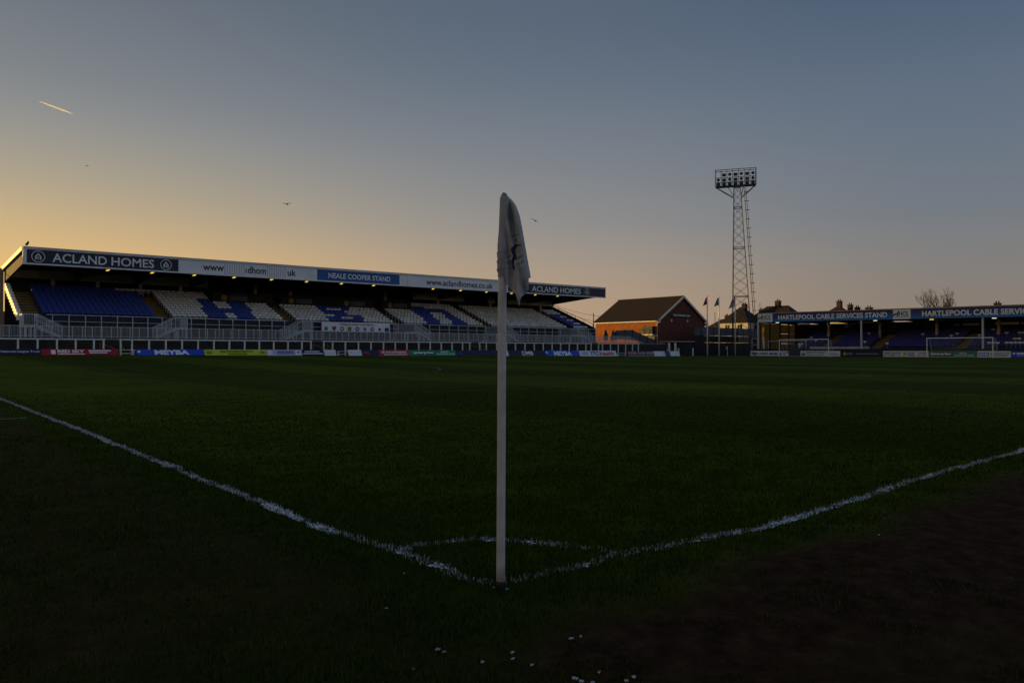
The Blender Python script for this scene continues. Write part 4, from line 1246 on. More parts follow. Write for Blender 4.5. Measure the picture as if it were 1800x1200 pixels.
# ================================================================== goals
def goal(U, vm, label, back):
    t = thing('goal', (U, vm, 0), label, 'goal', 'goals at the far end')
    va, vb = vm + 3.66, vm - 3.66
    for v in (va, vb):
        b = MB(); b.tube([(U, v, 0), (U, v, 2.44)], .06, 8); b.build('post', 'white_paint', t)
        b = MB(); b.tube([(U, v, 2.44), (U + back * .45, v, 2.36), (U + back, v, .05)], .03, 6); b.build('back_stay', 'white_steel', t)
        b = MB(); b.tube([(U, v, .04), (U + back, v, .04)], .03, 6); b.build('base_bar', 'white_steel', t)
    b = MB(); b.tube([(U, va, 2.44), (U, vb, 2.44)], .06, 8); b.build('crossbar', 'white_paint', t)
    b = MB(); b.tube([(U + back, va, .05), (U + back, vb, .05)], .03, 6); b.build('base_bar', 'white_steel', t)
    b = MB()
    for k in range(30):
        v = vb + 7.32 * k / 29
        b.bar((U + back * .45, v, 2.36), (U + back, v, .06), .006)
    for k in range(10):
        q = k / 9; uu = U + back * (.45 + .55 * q); zz = 2.36 - 2.3 * q
        b.bar((uu, vb, zz), (uu, va, zz), .006)
    for v in (va, vb):
        for k in range(6):
            zz = .3 + k * .38; b.bar((U + .05, v, zz), (U + back * (1 - .5 * zz / 2.4), v, zz), .006)
    o = b.build('net', 'white_paint', t); o['kind'] = 'stuff'
goal(99.9, v_at(100, 1686), 'white goal in use on the far goal line, in front of the green board', 2.0)
goal(98.6, v_at(98.6, 1412), 'spare white goal parked left of the other, in front of the WINSTANLEY board', 1.5)
# white frame and short posts beside the end stand
t = thing('ball_frame', (105.6, v_at(105.6, 1328), 0), 'small white square frame at the left foot of the end stand', 'frame')
va, vb = v_at(105.6, 1322), v_at(105.6, 1334)
for v in (va, vb):
    b = MB(); b.box(105.57, 105.63, v - .04, v + .04, 0, 2.75); b.build('post', 'white_steel', t)
b = MB(); b.box(105.565, 105.635, vb, va, 2.751, 2.83); b.build('rail', 'white_steel', t)
b = MB(); b.box(105.57, 105.63, vb + .05, va - .05, 1.75, 1.82); b.build('rail', 'white_steel', t)
t = thing('dugout_frame', (105.8, v_at(105.8, 1380), 0), 'pale crossbar frame behind the spare goal', 'frame')
va, vb = v_at(105.8, 1349), v_at(105.8, 1419)
b = MB(); b.box(105.77, 105.83, vb, va, 2.32, 2.40); b.build('rail', 'render_white', t)
for v in (va - .2, vb + .2, (va + vb) / 2):
    b = MB(); b.box(105.78, 105.82, v - .04, v + .04, 0, 2.319); b.build('post', 'render_white', t)
vq = v_at(105.2, 1343)
b = MB(); b.box(105.1, 105.25, vq - .07, vq + .07, 0, 2.9); o = b.build('gate_post', 'white_paint', None, origin=(105.2, vq, 0)); tag(o, 'short white post by the yellow end screens', 'post')

# ================================================================== flagpoles
for nm, c_ in dict(fl_red=(.32, .02, .025), fl_blue=(.02, .035, .18), fl_white=(.5, .5, .5), fl_dark=(.02, .022, .04)).items(): mat(nm, c_, .8, .15, 3)
RV = Vector((SN, -CS, 0)); AV = Vector((CS, SN, 0))
def flagpole(px, topy, w, hh, pick, label):
    V = 68.0; u = u_at(V, px)
    base = Vector((u, V, 0)); top = z_at(u, V, topy)
    t = thing('flagpole', base, label, 'flagpole', 'flagpoles at the far corner')
    b = MB(); b.tube([base, base + Z1 * top * .5, base + Z1 * top], [.12, .10, .075], 10); b.build('pole', 'white_paint', t, True)
    b = MB(); b.tube([base + Z1 * top, base + Z1 * (top + .10)], [.09, .03], 8); b.build('finial', 'gold', t)
    nx, nz = 14, 18
    vs = []; fs = []; mi = []
    for j in range(nz + 1):
        for i in range(nx + 1):
            s_, q = i / nx, j / nz
            x = -w * s_ * (.22 + .78 * q) - .05
            z = top - .12 - hh * (q * (.80 - .10 * s_) + .30 * s_ * (.4 + .6 * q)) 
            y = .16 * math.sin(s_ * 9 + q * 2) * s_ + .05 * math.sin(q * 7)
            vs.append(base + RV * x + AV * y + Z1 * z)
    b = MB()
    for j in range(nz):
        for i in range(nx):
            b.mi = pick(i / nx, j / nz)
            a = j * (nx + 1) + i
            fs.append((a, a + 1, a + nx + 2, a + nx + 1)); mi.append(b.mi)
    b.v = [tuple(p) for p in vs]; b.f = fs; b.m = mi
    f = b.build('flag', ['fl_red', 'fl_blue', 'fl_white', 'fl_dark'], t, True)
    md = f.modifiers.new('thick', 'SOLIDIFY'); md.thickness = .012
flagpole(1243.5, 520, .75, 1.55, lambda s, q: 2 if .42 < q < .52 and s < .5 else (3 if s < .25 and q < .3 else 0), 'white flagpole with a drooping red flag, left of the three')
flagpole(1264, 521, .85, 1.6, lambda s, q: 2 if abs(s - .35) < .13 else (0 if .48 < s < .56 else (3 if q < .3 else 1)), 'white flagpole with a drooping blue and white flag, middle of the three')
flagpole(1292.5, 517, 1.15, 2.4, lambda s, q: 1 if (q < .42 and s < .42) else (0 if int(q * 11) % 2 == 0 else 2), 'white flagpole with a drooping red and white striped flag, right of the three')
# far corner flag
fu, fv = 100, 63
t = thing('corner_flag', (fu, fv, 0), 'tiny far corner flag between two flagpoles', 'corner flag')
b = MB(); b.tube([(fu, fv, 0), (fu - .06, fv + .06, 1.5)], .035, 6); b.build('pole', 'white_paint', t)
b = MB(); b.hexa([Vector((fu - .06, fv + .06, 0)) + RV * x + AV * y + Z1 * z for x, y, z in ((-.22, 0, 1.05), (0, 0, 1.15), (0, .02, 1.15), (-.22, .03, 1.05), (-.16, 0, 1.5), (0, 0, 1.52), (0, .02, 1.52), (-.16, .03, 1.5))]); b.build('flag', 'fl_white', t)

# ================================================================== floodlight tower
TV = 70.0
tu_ = u_at(TV, 1304)
TB = Vector((tu_, TV, 0)); TD = depth(tu_, TV)
mpp = TD / FOC
fdir = Vector((-.857, -.515, 0)).normalized()
ax = Vector((.515, -.857, 0)).normalized()
tw = thing('floodlight_tower', TB, 'tall steel lattice floodlight tower behind the flagpoles', 'floodlight')
zt_ = EYE + (HOR - 328) * mpp
def leg_pt(sa, sf, z):
    q = z / zt_
    cx = (1 - q) * .10 - q * .70
    hw = 1.72 * (1 - q) + .56 * q
    return TB + ax * (cx + sa * hw) + fdir * (sf * hw) + Z1 * z
for sa in (-1, 1):
    for sf in (-1, 1):
        b = MB(); b.bar(leg_pt(sa, sf, 0), leg_pt(sa, sf, zt_), .115); b.build('leg', 'steel_green', tw)
lv = [0.0]
while lv[-1] < zt_ - 1.0:
    q = lv[-1] / zt_; lv.append(lv[-1] + (2.25 * (1 - q) + 1.15 * q))
lv[-1] = zt_
for z0, z1 in zip(lv[:-1], lv[1:]):
    for (a0, f0), (a1, f1) in (((-1, 1), (1, 1)), ((-1, -1), (1, -1)), ((-1, -1), (-1, 1)), ((1, -1), (1, 1))):
        for p, q in ((leg_pt(a0, f0, z0), leg_pt(a1, f1, z1)), (leg_pt(a1, f1, z0), leg_pt(a0, f0, z1))):
            b = MB(); b.bar(p, q, .042); b.build('brace', 'steel_dark', tw)
for zz in lv[::5][1:] + [zt_]:
    b = MB()
    for (a0, f0), (a1, f1) in (((-1, 1), (1, 1)), ((-1, -1), (1, -1)), ((-1, -1), (-1, 1)), ((1, -1), (1, 1))): b.bar(leg_pt(a0, f0, zz), leg_pt(a1, f1, zz), .11)
    b.build('ring', 'steel_dark', tw)
# access ladder with safety hoops
b = MB()
def lad(z, o=0): return leg_pt(1, 1, z) + ax * (.62 + o) + fdir * .1
b.bar(lad(2), lad(zt_), .09); b.bar(lad(2, .30), lad(zt_, .30), .06)
b.build('ladder', 'steel_green', tw)
for zz in np.arange(3.0, zt_ - .5, 1.62):
    b = MB(); b.bar(lad(zz, -.15), lad(zz, .62), .10); b.build('ladder_bracket', 'steel_dark', tw)
# lamp head
zh0, zh1 = EYE + (HOR - 326.5) * mpp, EYE + (HOR - 297) * mpp
HC = TB + ax * (-1.02 * 1.0 + (1294 - 1304) * mpp * 0.0) + Z1 * 0
HC = TB + RV * ((1294 - 1304) * mpp)
HW = 34 * mpp
b = MB(); b.bar(HC - ax * HW + Z1 * zh0, HC + ax * HW + Z1 * zh0, .9, .28); b.build('platform', 'steel_dark', tw)
for sx_ in (-1, 1):
    b = MB(); b.bar(HC + ax * sx_ * HW + fdir * .3 + Z1 * zh0, HC + ax * sx_ * HW + fdir * .3 + Z1 * (zh1 + .1), .14); b.build('frame_bar', 'steel_green', tw)
for k in range(1, 7):
    b = MB(); b.bar(HC + ax * HW * (-1 + 2 * k / 7) + fdir * .3 + Z1 * zh0, HC + ax * HW * (-1 + 2 * k / 7) + fdir * .3 + Z1 * zh1, .08); b.build('frame_bar', 'steel_green', tw)
for zz in (zh0 + .75, zh0 + 1.55, zh1 - .32, zh1):
    b = MB(); b.bar(HC - ax * HW + fdir * .3 + Z1 * zz, HC + ax * HW + fdir * .3 + Z1 * zz, .09); b.build('frame_bar', 'steel_green', tw)
boxl = MB(); boxl.mi = 0
boxl.hexa([(-.34, -.10, -.24), (.34, -.10, -.24), (.26, .32, -.18), (-.26, .32, -.18), (-.34, -.10, .24), (.34, -.10, .24), (.26, .32, .18), (-.26, .32, .18)])
boxl.mi = 1; boxl.box(-.31, .31, -.13, -.101, -.21, .21)
BOXL = boxl.mesh('floodlight', ['steel_dark', 'lamp_glass'])
rl = MB(); rl.mi = 0; rl.tube([(0, -.12, 0), (0, .05, 0), (0, .3, 0)], [.30, .27, .10], 12); rl.mi = 1; rl.tube([(0, -.14, 0), (0, -.121, 0)], .26, 12)
RNDL = rl.mesh('floodlight', ['steel_dark', 'lamp_glass'])
rot = math.atan2(ax.y, ax.x)
for r_, zz in ((0, zh0 + .45), (1, zh0 + 1.15), (2, zh0 + 2.05)):
    for k in range(7):
        if r_ == 2 and k == 0: continue
        p = HC + ax * HW * (-1 + (2 * k + 1) / 7) + fdir * .35 + Z1 * zz
        me = RNDL if (k % 2 == 0 and r_ > 0) else BOXL
        o = child('floodlight', me, tw, p, rot); o.rotation_euler = (R(-14), 0, rot)
for sx_ in (-1, 1):
    for ff in (-.15, .25):
        b = MB(); b.bar(HC + ax * sx_ * HW * .97 + fdir * ff + Z1 * (zh0 - .1), leg_pt(sx_, 1 if ff > 0 else -1, zt_ - 1.9), .10); b.build('head_brace', 'steel_green', tw)
    b = MB(); b.bar(HC + ax * sx_ * HW * .40 + fdir * .2 + Z1 * (zh0 - .1), leg_pt(sx_, 1, zt_ - 1.7), .10); b.build('head_brace', 'steel_dark', tw)

# ================================================================== brick clubhouse by the far corner
PU0, PU1, PV0, PV1 = 99.3, 112.9, 76.0, 90.3
pe, pa_ = 6.05, 10.35
um = (PU0 + PU1) / 2
pub = thing('clubhouse', (um, PV0, 0), 'brick clubhouse with brown gabled roof and one sunlit orange wall', 'building')
b = MB(); b.box(PU0, PU0 + .3, PV0 + .31, PV1, 0, pe); sw = b.build('side_wall', 'brick_sunlit', pub); sw['label'] = 'orange side wall caught by the low sun'
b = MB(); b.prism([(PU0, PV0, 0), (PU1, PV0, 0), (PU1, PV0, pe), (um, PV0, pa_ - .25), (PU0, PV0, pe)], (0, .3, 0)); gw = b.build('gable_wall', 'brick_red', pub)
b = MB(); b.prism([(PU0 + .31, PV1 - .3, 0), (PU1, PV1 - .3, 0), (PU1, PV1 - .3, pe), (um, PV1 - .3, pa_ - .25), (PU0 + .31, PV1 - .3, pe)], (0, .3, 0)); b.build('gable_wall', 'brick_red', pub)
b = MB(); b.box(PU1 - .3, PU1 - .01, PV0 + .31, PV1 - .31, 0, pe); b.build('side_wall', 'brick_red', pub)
def tiled_slope(e0, r0, e1, r1, n):
    """lapped courses of roof tiles from eaves (e) to ridge (r)"""
    b = MB()
    e0, r0, e1, r1 = map(Vector, (e0, r0, e1, r1))
    nrm = (e1 - e0).cross(r0 - e0).normalized()
    if nrm.z < 0: nrm = -nrm
    for k in range(n):
        a0, a1 = e0.lerp(r0, k / n), e1.lerp(r1, k / n)
        b0, b1 = e0.lerp(r0, (k + 1.15) / n), e1.lerp(r1, (k + 1.15) / n)
        b.hexa([a0, a1, b1 - nrm * .0, b0 - nrm * .0, a0 + nrm * .09, a1 + nrm * .09, b1 + nrm * .03, b0 + nrm * .03])
    return b
ov = .35
prf = tiled_slope((PU0 - ov, PV0 - ov, pe - .1), (um, PV0 - ov, pa_ - .02), (PU0 - ov, PV1 + ov, pe - .1), (um, PV1 + ov, pa_ - .02), 26).build('roof', 'tile_roof', pub)
tiled_slope((PU1 + ov, PV0 - ov, pe - .1), (um, PV0 - ov, pa_ - .02), (PU1 + ov, PV1 + ov, pe - .1), (um, PV1 + ov, pa_ - .02), 26).build('roof', 'tile_roof', pub)
b = MB(); b.bar((um, PV0 - ov, pa_ + .08), (um, PV1 + ov, pa_ + .08), .3, .16); b.build('ridge', 'tile_roof', prf)
for (x, z) in ((PU0 - ov, pe - .16), (PU1 + ov, pe - .16)):
    b = MB(); b.bar((x, PV0 - ov - .04, z), (um, PV0 - ov - .04, pa_ - .06), .07, .34); b.build('barge_board', 'gutter_white', pub)
b = MB(); b.bar((PU0 - ov - .08, PV0 - ov, pe - .22), (PU0 - ov - .08, PV1 + ov, pe - .22), .14, .18); b.build('gutter', 'gutter_white', pub)
b = MB(); b.box(PU1 - .1, PU1 + .55, PV0 - .42, PV0 - .02, pe - .75, pe - .2); b.build('eaves_box', 'gutter_white', pub)
b = MB(); b.box(PU0 - .35, PU0 + .2, PV0 - .40, PV0 - .02, pe - .5, pe - .2); b.build('eaves_box', 'gutter_white', pub)
sa_, sb_ = u_at(PV0, 1178), u_at(PV0, 1216)
b = MB(); b.box(sa_, sb_, PV0 - .12, PV0 - .003, 6.65, 7.35); sg = b.build('sign', 'wall_dark', pub)
lettering(sg, 'THE CORNER FLAG', ((sa_ + sb_) / 2, PV0 - .12, 7.0), X1, Z1, (sb_ - sa_) * .78, .36, 'letter_white', .02)
for px in (1180, 1208):
    u = u_at(PV0, px); b = MB(); b.box(u - .18, u + .18, PV0 - .1, PV0 - .003, 5.85, 6.3); b.build('wall_plate', 'lintel', pub)
wa, wb_ = v_at(PU0, 1133), v_at(PU0, 1151)
b = MB(); b.box(PU0 - .7, PU0 - .005, wb_, wa, 3.7, 5.0); pw = b.build('porch', 'door_dark', pub)
b = MB(); b.box(PU0 - .78, PU0 - .02, wb_ - .1, wa, 3.45, 3.66); b.build('porch_sill', 'gutter_white', pw)
b = MB(); b.box(PU0 - .5, PU0 - .01, wb_ - .3, wa + .3, 2.0, 3.3); b.build('wall_plinth', 'hoarding_grey', pub)
b = MB(); b.tube([(PU0 - .09, PV0 + .12, 0), (PU0 - .09, PV0 + .12, pe - .3)], .06, 6); b.build('downpipe', 'gutter_white', pub)
# thin fence stakes and wires against the sunlit wall
stk = thing('terrace_fence', (PU0 - 1.6, PV0 + 5, 2.4), 'thin dark stakes and wire in front of the sunlit orange wall', 'fence')
for k, px in enumerate((1096, 1104, 1109, 1117, 1126)):
    v = v_at(PU0 - 1.6, px); b = MB(); b.box(PU0 - 1.63, PU0 - 1.57, v - .03, v + .03, 2.0, 4.6 + (.8 if k == 1 else 0)); b.build('stake', 'steel_dark', stk)
b = MB(); b.tube([(PU0 - 1.6, v_at(PU0 - 1.6, 1093), 4.55), (PU0 - 1.6, v_at(PU0 - 1.6, 1132), 4.5)], .02, 5); b.build('wire', 'cable', stk)
b = MB(); b.box(92, 118, 72.2, 93, 0, 2.0); o = b.build('terrace', 'concrete_dark', None, origin=(105, 76, 0)); tag(o, 'raised ground beneath the clubhouse', 'terrace', kind='structure')
# folded parasols by the clubhouse
for px, lab in ((1065, 'folded dark parasol by the sunlit wall, the left one'), (1078, 'folded dark parasol by the sunlit wall, the right one')):
    v = 75.0; u = u_at(v, px)
    t = thing('folded_parasol', (u, v, 2.0), lab, 'parasol', 'folded parasols')
    b = MB(); b.tube([(u, v, 2.0), (u, v, 4.2)], .04, 6); b.build('pole', 'steel_dark', t)
    b = MB(); b.tube([(u, v, 2.5), (u, v, 2.7), (u, v, 3.4), (u, v, 4.15)], [.30, .38, .30, .05], 8); b.build('canopy', 'navy_board', t)

# curved mesh fence on the bank
mf = thing('bank_fence', (u_at(73.4, 1110), 73.4, 2), 'curved dark mesh fence on the bank below the orange wall', 'fence')
mp = [(1074, 592, 598), (1083, 581, 596), (1099, 580, 596), (1112, 580, 597), (1125, 586, 602), (1138, 592, 607), (1151, 597, 612)]
pp = []
for k, (px, y0, y1) in enumerate(mp):
    V = 73.4 + (.5 if k == 0 else 0); u = u_at(V, px); pp.append((u, V, z_at(u, V, y0), z_at(u, V, y1)))
for a, c in zip(pp[:-1], pp[1:]):
    b = MB(); b.hexa([(a[0], a[1], a[3]), (c[0], c[1], c[3]), (c[0], c[1] + .03, c[3]), (a[0], a[1] + .03, a[3]), (a[0], a[1], a[2]), (c[0], c[1], c[2]), (c[0], c[1] + .03, c[2]), (a[0], a[1] + .03, a[2])]); b.build('mesh_panel', 'mesh_grey', mf)
for a in pp:
    b = MB(); b.box(a[0] - .10, a[0] + .10, a[1] - .05, a[1] - .002, a[3] - .3, a[2] + .06); b.build('post', 'steel_dark', mf)
# covered heap
hu = u_at(72.6, 1164)
bm_v = []; fs = []; nk, nr = 22, 7
for j in range(nr + 1):
    for k in range(nk):
        a = 2 * math.pi * k / nk; q = j / nr
        r_ = (1 - q ** 2.2) ** .5 * (1.75 + .18 * math.sin(3 * a + 1) + .1 * math.sin(7 * a))
        bm_v.append((hu + r_ * math.cos(a), 72.9 + .8 * r_ * math.sin(a), 2.35 * q + .08 * math.sin(5 * a) * (1 - q)))
for j in range(nr):
    for k in range(nk): fs.append((j * nk + k, j * nk + (k + 1) % nk, (j + 1) * nk + (k + 1) % nk, (j + 1) * nk + k))
b = MB(); b.add(bm_v, fs); o = b.build('covered_heap', 'tarp', None, True, origin=(hu, 72.9, 0)); tag(o, 'rounded grey covered heap beside the curved mesh fence', 'heap')
# low white rails, gate posts, dark shed
t = thing('low_rail', (u_at(70.5, 1161), 70.5, 0), 'low white double rail below the covered heap', 'rail')
for z in (.95, .62):
    b = MB(); b.box(u_at(70.5, 1151), u_at(70.5, 1173), 70.47, 70.53, z, z + .12); b.build('rail', 'white_paint', t)
for px in (1152, 1172):
    u = u_at(70.5, px); b = MB(); b.box(u - .05, u + .05, 70.54, 70.62, 0, 1.07); b.build('post', 'white_paint', t)
for px, hz, lab in ((1176, 2.1, 'tall white gate post right of the covered heap'), (1187, 2.1, 'tall white gate post left of the dark shed'), (1192.5, 1.25, 'short white gate post against the dark shed'), (1218, 1.3, 'single short white post right of the dark shed')):
    u = u_at(70.3, px); w_ = .20 if hz > 2 else .10
    b = MB(); b.hexa([(u - w_, 70.2, 0), (u + w_, 70.2, 0), (u + w_, 70.4, 0), (u - w_, 70.4, 0), (u - w_, 70.2, hz), (u + w_ * .9, 70.2, hz), (u + w_ * .9, 70.38, hz - .02), (u - w_, 70.38, hz - .02)])
    o = b.build('gate_post', 'white_paint', None, origin=(u, 70.3, 0)); tag(o, lab, 'post')
su0, su1 = u_at(71, 1193), u_at(71, 1219)
t = thing('shed', ((su0 + su1) / 2, 71, 0), 'dark flat-roofed shed right of the gate posts', 'shed')
b = MB(); b.box(su0, su1, 71.0, 73.0, 0, 2.25); b.build('wall', 'wall_dark', t)
b = MB(); b.hexa([(su0 - 2.2, 70.8, 2.26), (su1 + .1, 70.8, 2.30), (su1 + .1, 73.2, 2.34), (su0 - 2.2, 73.2, 2.30), (su0 - 2.2, 70.8, 2.34), (su1 + .1, 70.8, 2.40), (su1 + .1, 73.2, 2.44), (su0 - 2.2, 73.2, 2.38)]); b.build('roof', 'lintel', t)
b = MB(); b.box(su0 + .4, su0 + 1.3, 70.96, 70.998, .02, 1.95); b.build('door', 'door_dark', t)

# dark corner wall of sheets
HVv = 72.0
hw_ = thing('corner_wall', (112, HVv, 0), 'high dark wall of sheets behind the flagpoles', 'wall')
b = MB(); b.box(99.5, 103.9, HVv, HVv + .12, 0, 2.5); b.build('low_wall', 'hoarding_navy', hw_)
u = 104.0; k = 0
while u < 131:
    b = MB(); b.box(u + .02, u + 1.88, HVv, HVv + .08, 3.45 + .03 * (k % 2), 4.75); b.build('upper_sheet', 'hoarding_grey', hw_)
    b = MB(); b.box(u + .01, u + 1.89, HVv - .06, HVv + .08, 0, 2.2 + .02 * (k % 3)); b.build('lower_sheet', 'hoarding_navy', hw_)
    b = MB(); b.box(u + .01, u + 1.89, HVv - .03, HVv + .08, 2.27, 3.42); b.build('middle_sheet', 'wall_dark' if not (u_at(HVv, 1290) < u < u_at(HVv, 1312)) else 'hoarding_grey', hw_)
    b = MB(); b.box(u - .06, u + .06, HVv - .09, HVv - .061, 0, 4.8); b.build('post', 'steel_dark', hw_)
    u += 1.9; k += 1
b = MB(); b.box(104, u, HVv - .05, HVv + .1, 4.76, 4.86); b.build('capping', 'steel_dark', hw_)

# ================================================================== houses beyond
def house(uc, vc, du, dv, eave, ridge_z, rl, label, chim=(), wall='render_white', along='v'):
    t = thing('house', (uc, vc, 0), label, 'house', 'houses beyond the end stand')
    b = MB(); b.box(uc - du, uc + du, vc - dv, vc + dv, 0, eave); b.build('wall', wall, t)
    o_ = .35
    E = [(uc - du - o_, vc - dv - o_, eave - .1), (uc + du + o_, vc - dv - o_, eave - .1), (uc + du + o_, vc + dv + o_, eave - .1), (uc - du - o_, vc + dv + o_, eave - .1)]
    r0, r1 = ((uc, vc - rl, ridge_z), (uc, vc + rl, ridge_z)) if along == 'v' else ((uc - rl, vc, ridge_z), (uc + rl, vc, ridge_z))
    b = MB()
    if along == 'v': b.add(E + [r0, r1], [(0, 1, 4), (1, 2, 5, 4), (2, 3, 5), (3, 0, 4, 5), (3, 2, 1, 0)])
    else: b.add(E + [r0, r1], [(0, 1, 5, 4), (1, 2, 5), (2, 3, 4, 5), (3, 0, 4), (3, 2, 1, 0)])
    rf = b.build('roof', 'tile_roof', t)
    for (cu, cv, cz, cw) in chim:
        b = MB(); b.box(cu - cw, cu + cw, cv - cw, cv + cw, eave, cz); b.box(cu - cw - .08, cu + cw + .08, cv - cw - .08, cv + cw + .08, cz, cz + .14); ch = b.build('chimney', 'brick_silhouette', rf)
        for s_ in (-.45, .45):
            b = MB(); b.tube([(cu, cv + s_ * cw, cz + .141), (cu, cv + s_ * cw, cz + .5)], [.12, .09], 7); b.build('chimney_pot', 'brick_silhouette', ch)
    for vv in (-dv * .45, dv * .45):
        b = MB(); b.box(uc - du - .03, uc - du - .002, vc + vv - .5, vc + vv + .5, eave - 1.7, eave - .5); w_ = b.build('window', 'window_glass', t)
        b = MB(); b.box(uc - du - .06, uc - du - .031, vc + vv - .03, vc + vv + .03, eave - 1.7, eave - .5); b.build('window_bar', 'gutter_white', w_)
    for uu in (0,):
        b = MB(); b.box(uc + uu - .45, uc + uu + .45, vc - dv - .03, vc - dv - .002, eave - 1.7, eave - .5); b.build('window', 'window_glass', t)
    return t
house(133, v_at(133, 1304), 3.0, 3.2, 6.5, 9.75, .35, 'pale house with a pointed brown roof behind the striped flag', [(133.2, v_at(133.2, 1309) , 10.2, .42)])
house(141, v_at(141, 1272), 3.8, 3.6, 5.0, 7.75, .8, 'low brown-roofed house behind the blue flag', [(141, v_at(141, 1278), 8.4, .35)], along='u')
house(141, v_at(141, 1262) + 6, 3.5, 3.5, 4.2, 6.2, .5, 'low distant house glimpsed between the clubhouse and the flagpoles', [(141, v_at(141, 1243) , 6.0, .35)])
hb = v_at(137, 1367)
house(137, hb, 3.6, 5.0, 6.6, z_at(137, hb, 537.5), 2.4, 'wide brown-roofed house with a central chimney behind the HCS panel', [(136.8, v_at(136.8, 1368), z_at(136.8, hb, 530), .45), (138, v_at(138, 1338.5), z_at(138, hb + 4, 545), .4)])
hc = v_at(137, 1474)
house(137, hc, 3.6, 3.4, 6.3, z_at(137, hc, 538), .3, 'brown pyramid-roofed house with a tall chimney above the stand lettering', [(137, v_at(137, 1476), z_at(137, hc, 530.5), .40)])
hd = v_at(139, 1502)
house(139, hd, 3.6, 3.4, 6.0, 8.0, .6, 'house with two small chimneys right of the pyramid roof', [(139, v_at(139, 1495), z_at(139, hd, 536.5), .38), (139, v_at(139, 1507.5), z_at(139, hd, 541.5), .38)])
he = v_at(139, 1529)
house(139, he, 3.6, 3.2, 6.0, 7.9, .6, 'house showing only a low chimney above the middle of the end stand roof', [(139, v_at(139, 1528), z_at(139, he, 541.5), .5)])
hf = v_at(139, 1666)
house(139, hf, 3.6, 3.4, 6.0, 7.7, .6, 'house showing only a chimney below the bare tree', [(139, v_at(139, 1665), z_at(139, hf, 537.5), .38)])
hg_ = v_at(139, 1754)
house(139, hg_, 3.6, 3.4, 6.0, 7.6, .6, 'house showing only a chimney near the right edge', [(139, v_at(139, 1754), z_at(139, hg_, 534.0), .42)])

# television aerials and poles
for px, U, y0, y1, lab in ((1257, 128, 549, 585, 'dark pole rising between the left and middle flagpoles'), (1336, 134, 533, 560, 'thin television aerial left of the HCS panel')):
    v = v_at(U, px); b = MB()
    zt2, zb2 = z_at(U, v, y0), z_at(U, v, y1)
    b.tube([(U, v, zb2 - 3), (U, v, zt2)], .07 if px < 1300 else .035, 6)
    if px > 1300:
        for k in range(4): b.bar((U - .4, v - .4, zt2 - .2 * k), (U + .4, v + .4, zt2 - .2 * k), .035)
    o = b.build('aerial' if px > 1300 else 'utility_pole', 'steel_dark', None, origin=(U, v, 0)); tag(o, lab, 'aerial' if px > 1300 else 'pole')

# bare tree
tr = v_at(146, 1650)
tree = thing('bare_tree', (146, tr, 0), 'leafless tree showing above the end stand roof', 'tree')
tb = MB(); tb.tube([(146, tr, 0), (146.1, tr + .1, 3), (146, tr, 5.2)], [.38, .28, .22], 8); tb.build('trunk', 'bark', tree, True)
cb = MB(); rnd = random.Random(4)
def branch(p, d, ln, r_, lev):
    n = 4; pts = [p]; rs = [r_]
    for k in range(n):
        d = (d + Vector((rnd.uniform(-.16, .16), rnd.uniform(-.16, .16), rnd.uniform(.0, .10)))).normalized()
        p = p + d * (ln / n); pts.append(p); rs.append(r_ * (1 - .18 * (k + 1)))
    cb.tube(pts, rs, 5 if lev < 2 else 3, False)
    if lev < 4:
        for k in range(4 if lev < 2 else 3):
            q = rnd.uniform(.35, 1.0); i = min(n - 1, int(q * n)); s_ = pts[i].lerp(pts[i + 1], q * n - i)
            sd = Vector((rnd.uniform(-1, 1), rnd.uniform(-1, 1), rnd.uniform(.1, .9)))
            branch(s_, (d + sd * .75).normalized(), ln * rnd.uniform(.45, .62), max(.014, r_ * .5), lev + 1)
for dx, dy, ln in ((0, .1, 4.2), (.1, 1.0, 4.6), (-.2, -.9, 4.2), (.3, .45, 4.6), (0, -.45, 4.4), (-.3, 1.5, 4.2), (.2, -1.4, 3.8)):
    branch(Vector((146, tr, 4.9)), Vector((dx, dy, 1.55)).normalized(), ln, .13, 0)
cb.build('crown', 'bark', tree)

# unseen hall and hidden terrace added to block the low sun, then the tan wall
lc = thing('shade_hall', (-60, 100, 0), 'unseen flat-roofed brick hall added beyond the side stand to shade the pitch', 'building')
b = MB(); b.box(-130, -12.6, 93, 103, 0, 10.4); lw = b.build('wall', 'brick_red', lc)
b = MB(); b.box(-130.4, -12.5, 92.6, 103.4, 10.4, 10.9); b.build('roof', 'roof_top', lc)
b = MB(); b.box(-12.4, 7.2, 95.2, 101, 0, 5.4); b.build('shade_wing', 'brick_red', lc)  # added wing, height set to shade the pitch but let sun reach the stand end
for k in range(14):
    x = -126 + k * 7.8; b = MB(); b.box(x, x + 4.2, 92.95, 92.995, 5.2, 7.6); b.build('window', 'window_glass', lc)
tr_ = thing('shade_row', (52, 98, 0), 'hidden brick terrace added behind the side stand to shade the end stand', 'building')  # out-of-sight row added to keep sun off the end stand
b = MB(); b.box(24, 80, 96.5, 104, 0, 8.2); b.build('wall', 'brick_red', tr_)
b = MB(); b.prism([(23.7, 96.1, 8.2), (23.7, 104.4, 8.2), (23.7, 100.2, 11.2)], (56.6, 0, 0)); rf = b.build('roof', 'tile_roof', tr_)
for k in range(8):
    x = 27 + k * 7; b = MB(); b.box(x, x + .9, 99.7, 100.7, 11.0, 12.0); b.build('chimney', 'brick_silhouette', rf)
    for z in (1.2, 4.8): b = MB(); b.box(x + 1.5, x + 2.9, 96.45, 96.495, z, z + 1.5); b.build('window', 'window_glass', tr_)
bw_ = thing('boundary_wall', (-20, 88, 0), 'tan brick wall at the left edge behind the side stand', 'wall')
b = MB(); b.box(-40, u_at(88, 9), 88, 88.4, 0, 4.75); b.build('wall', 'cream_wall', bw_)
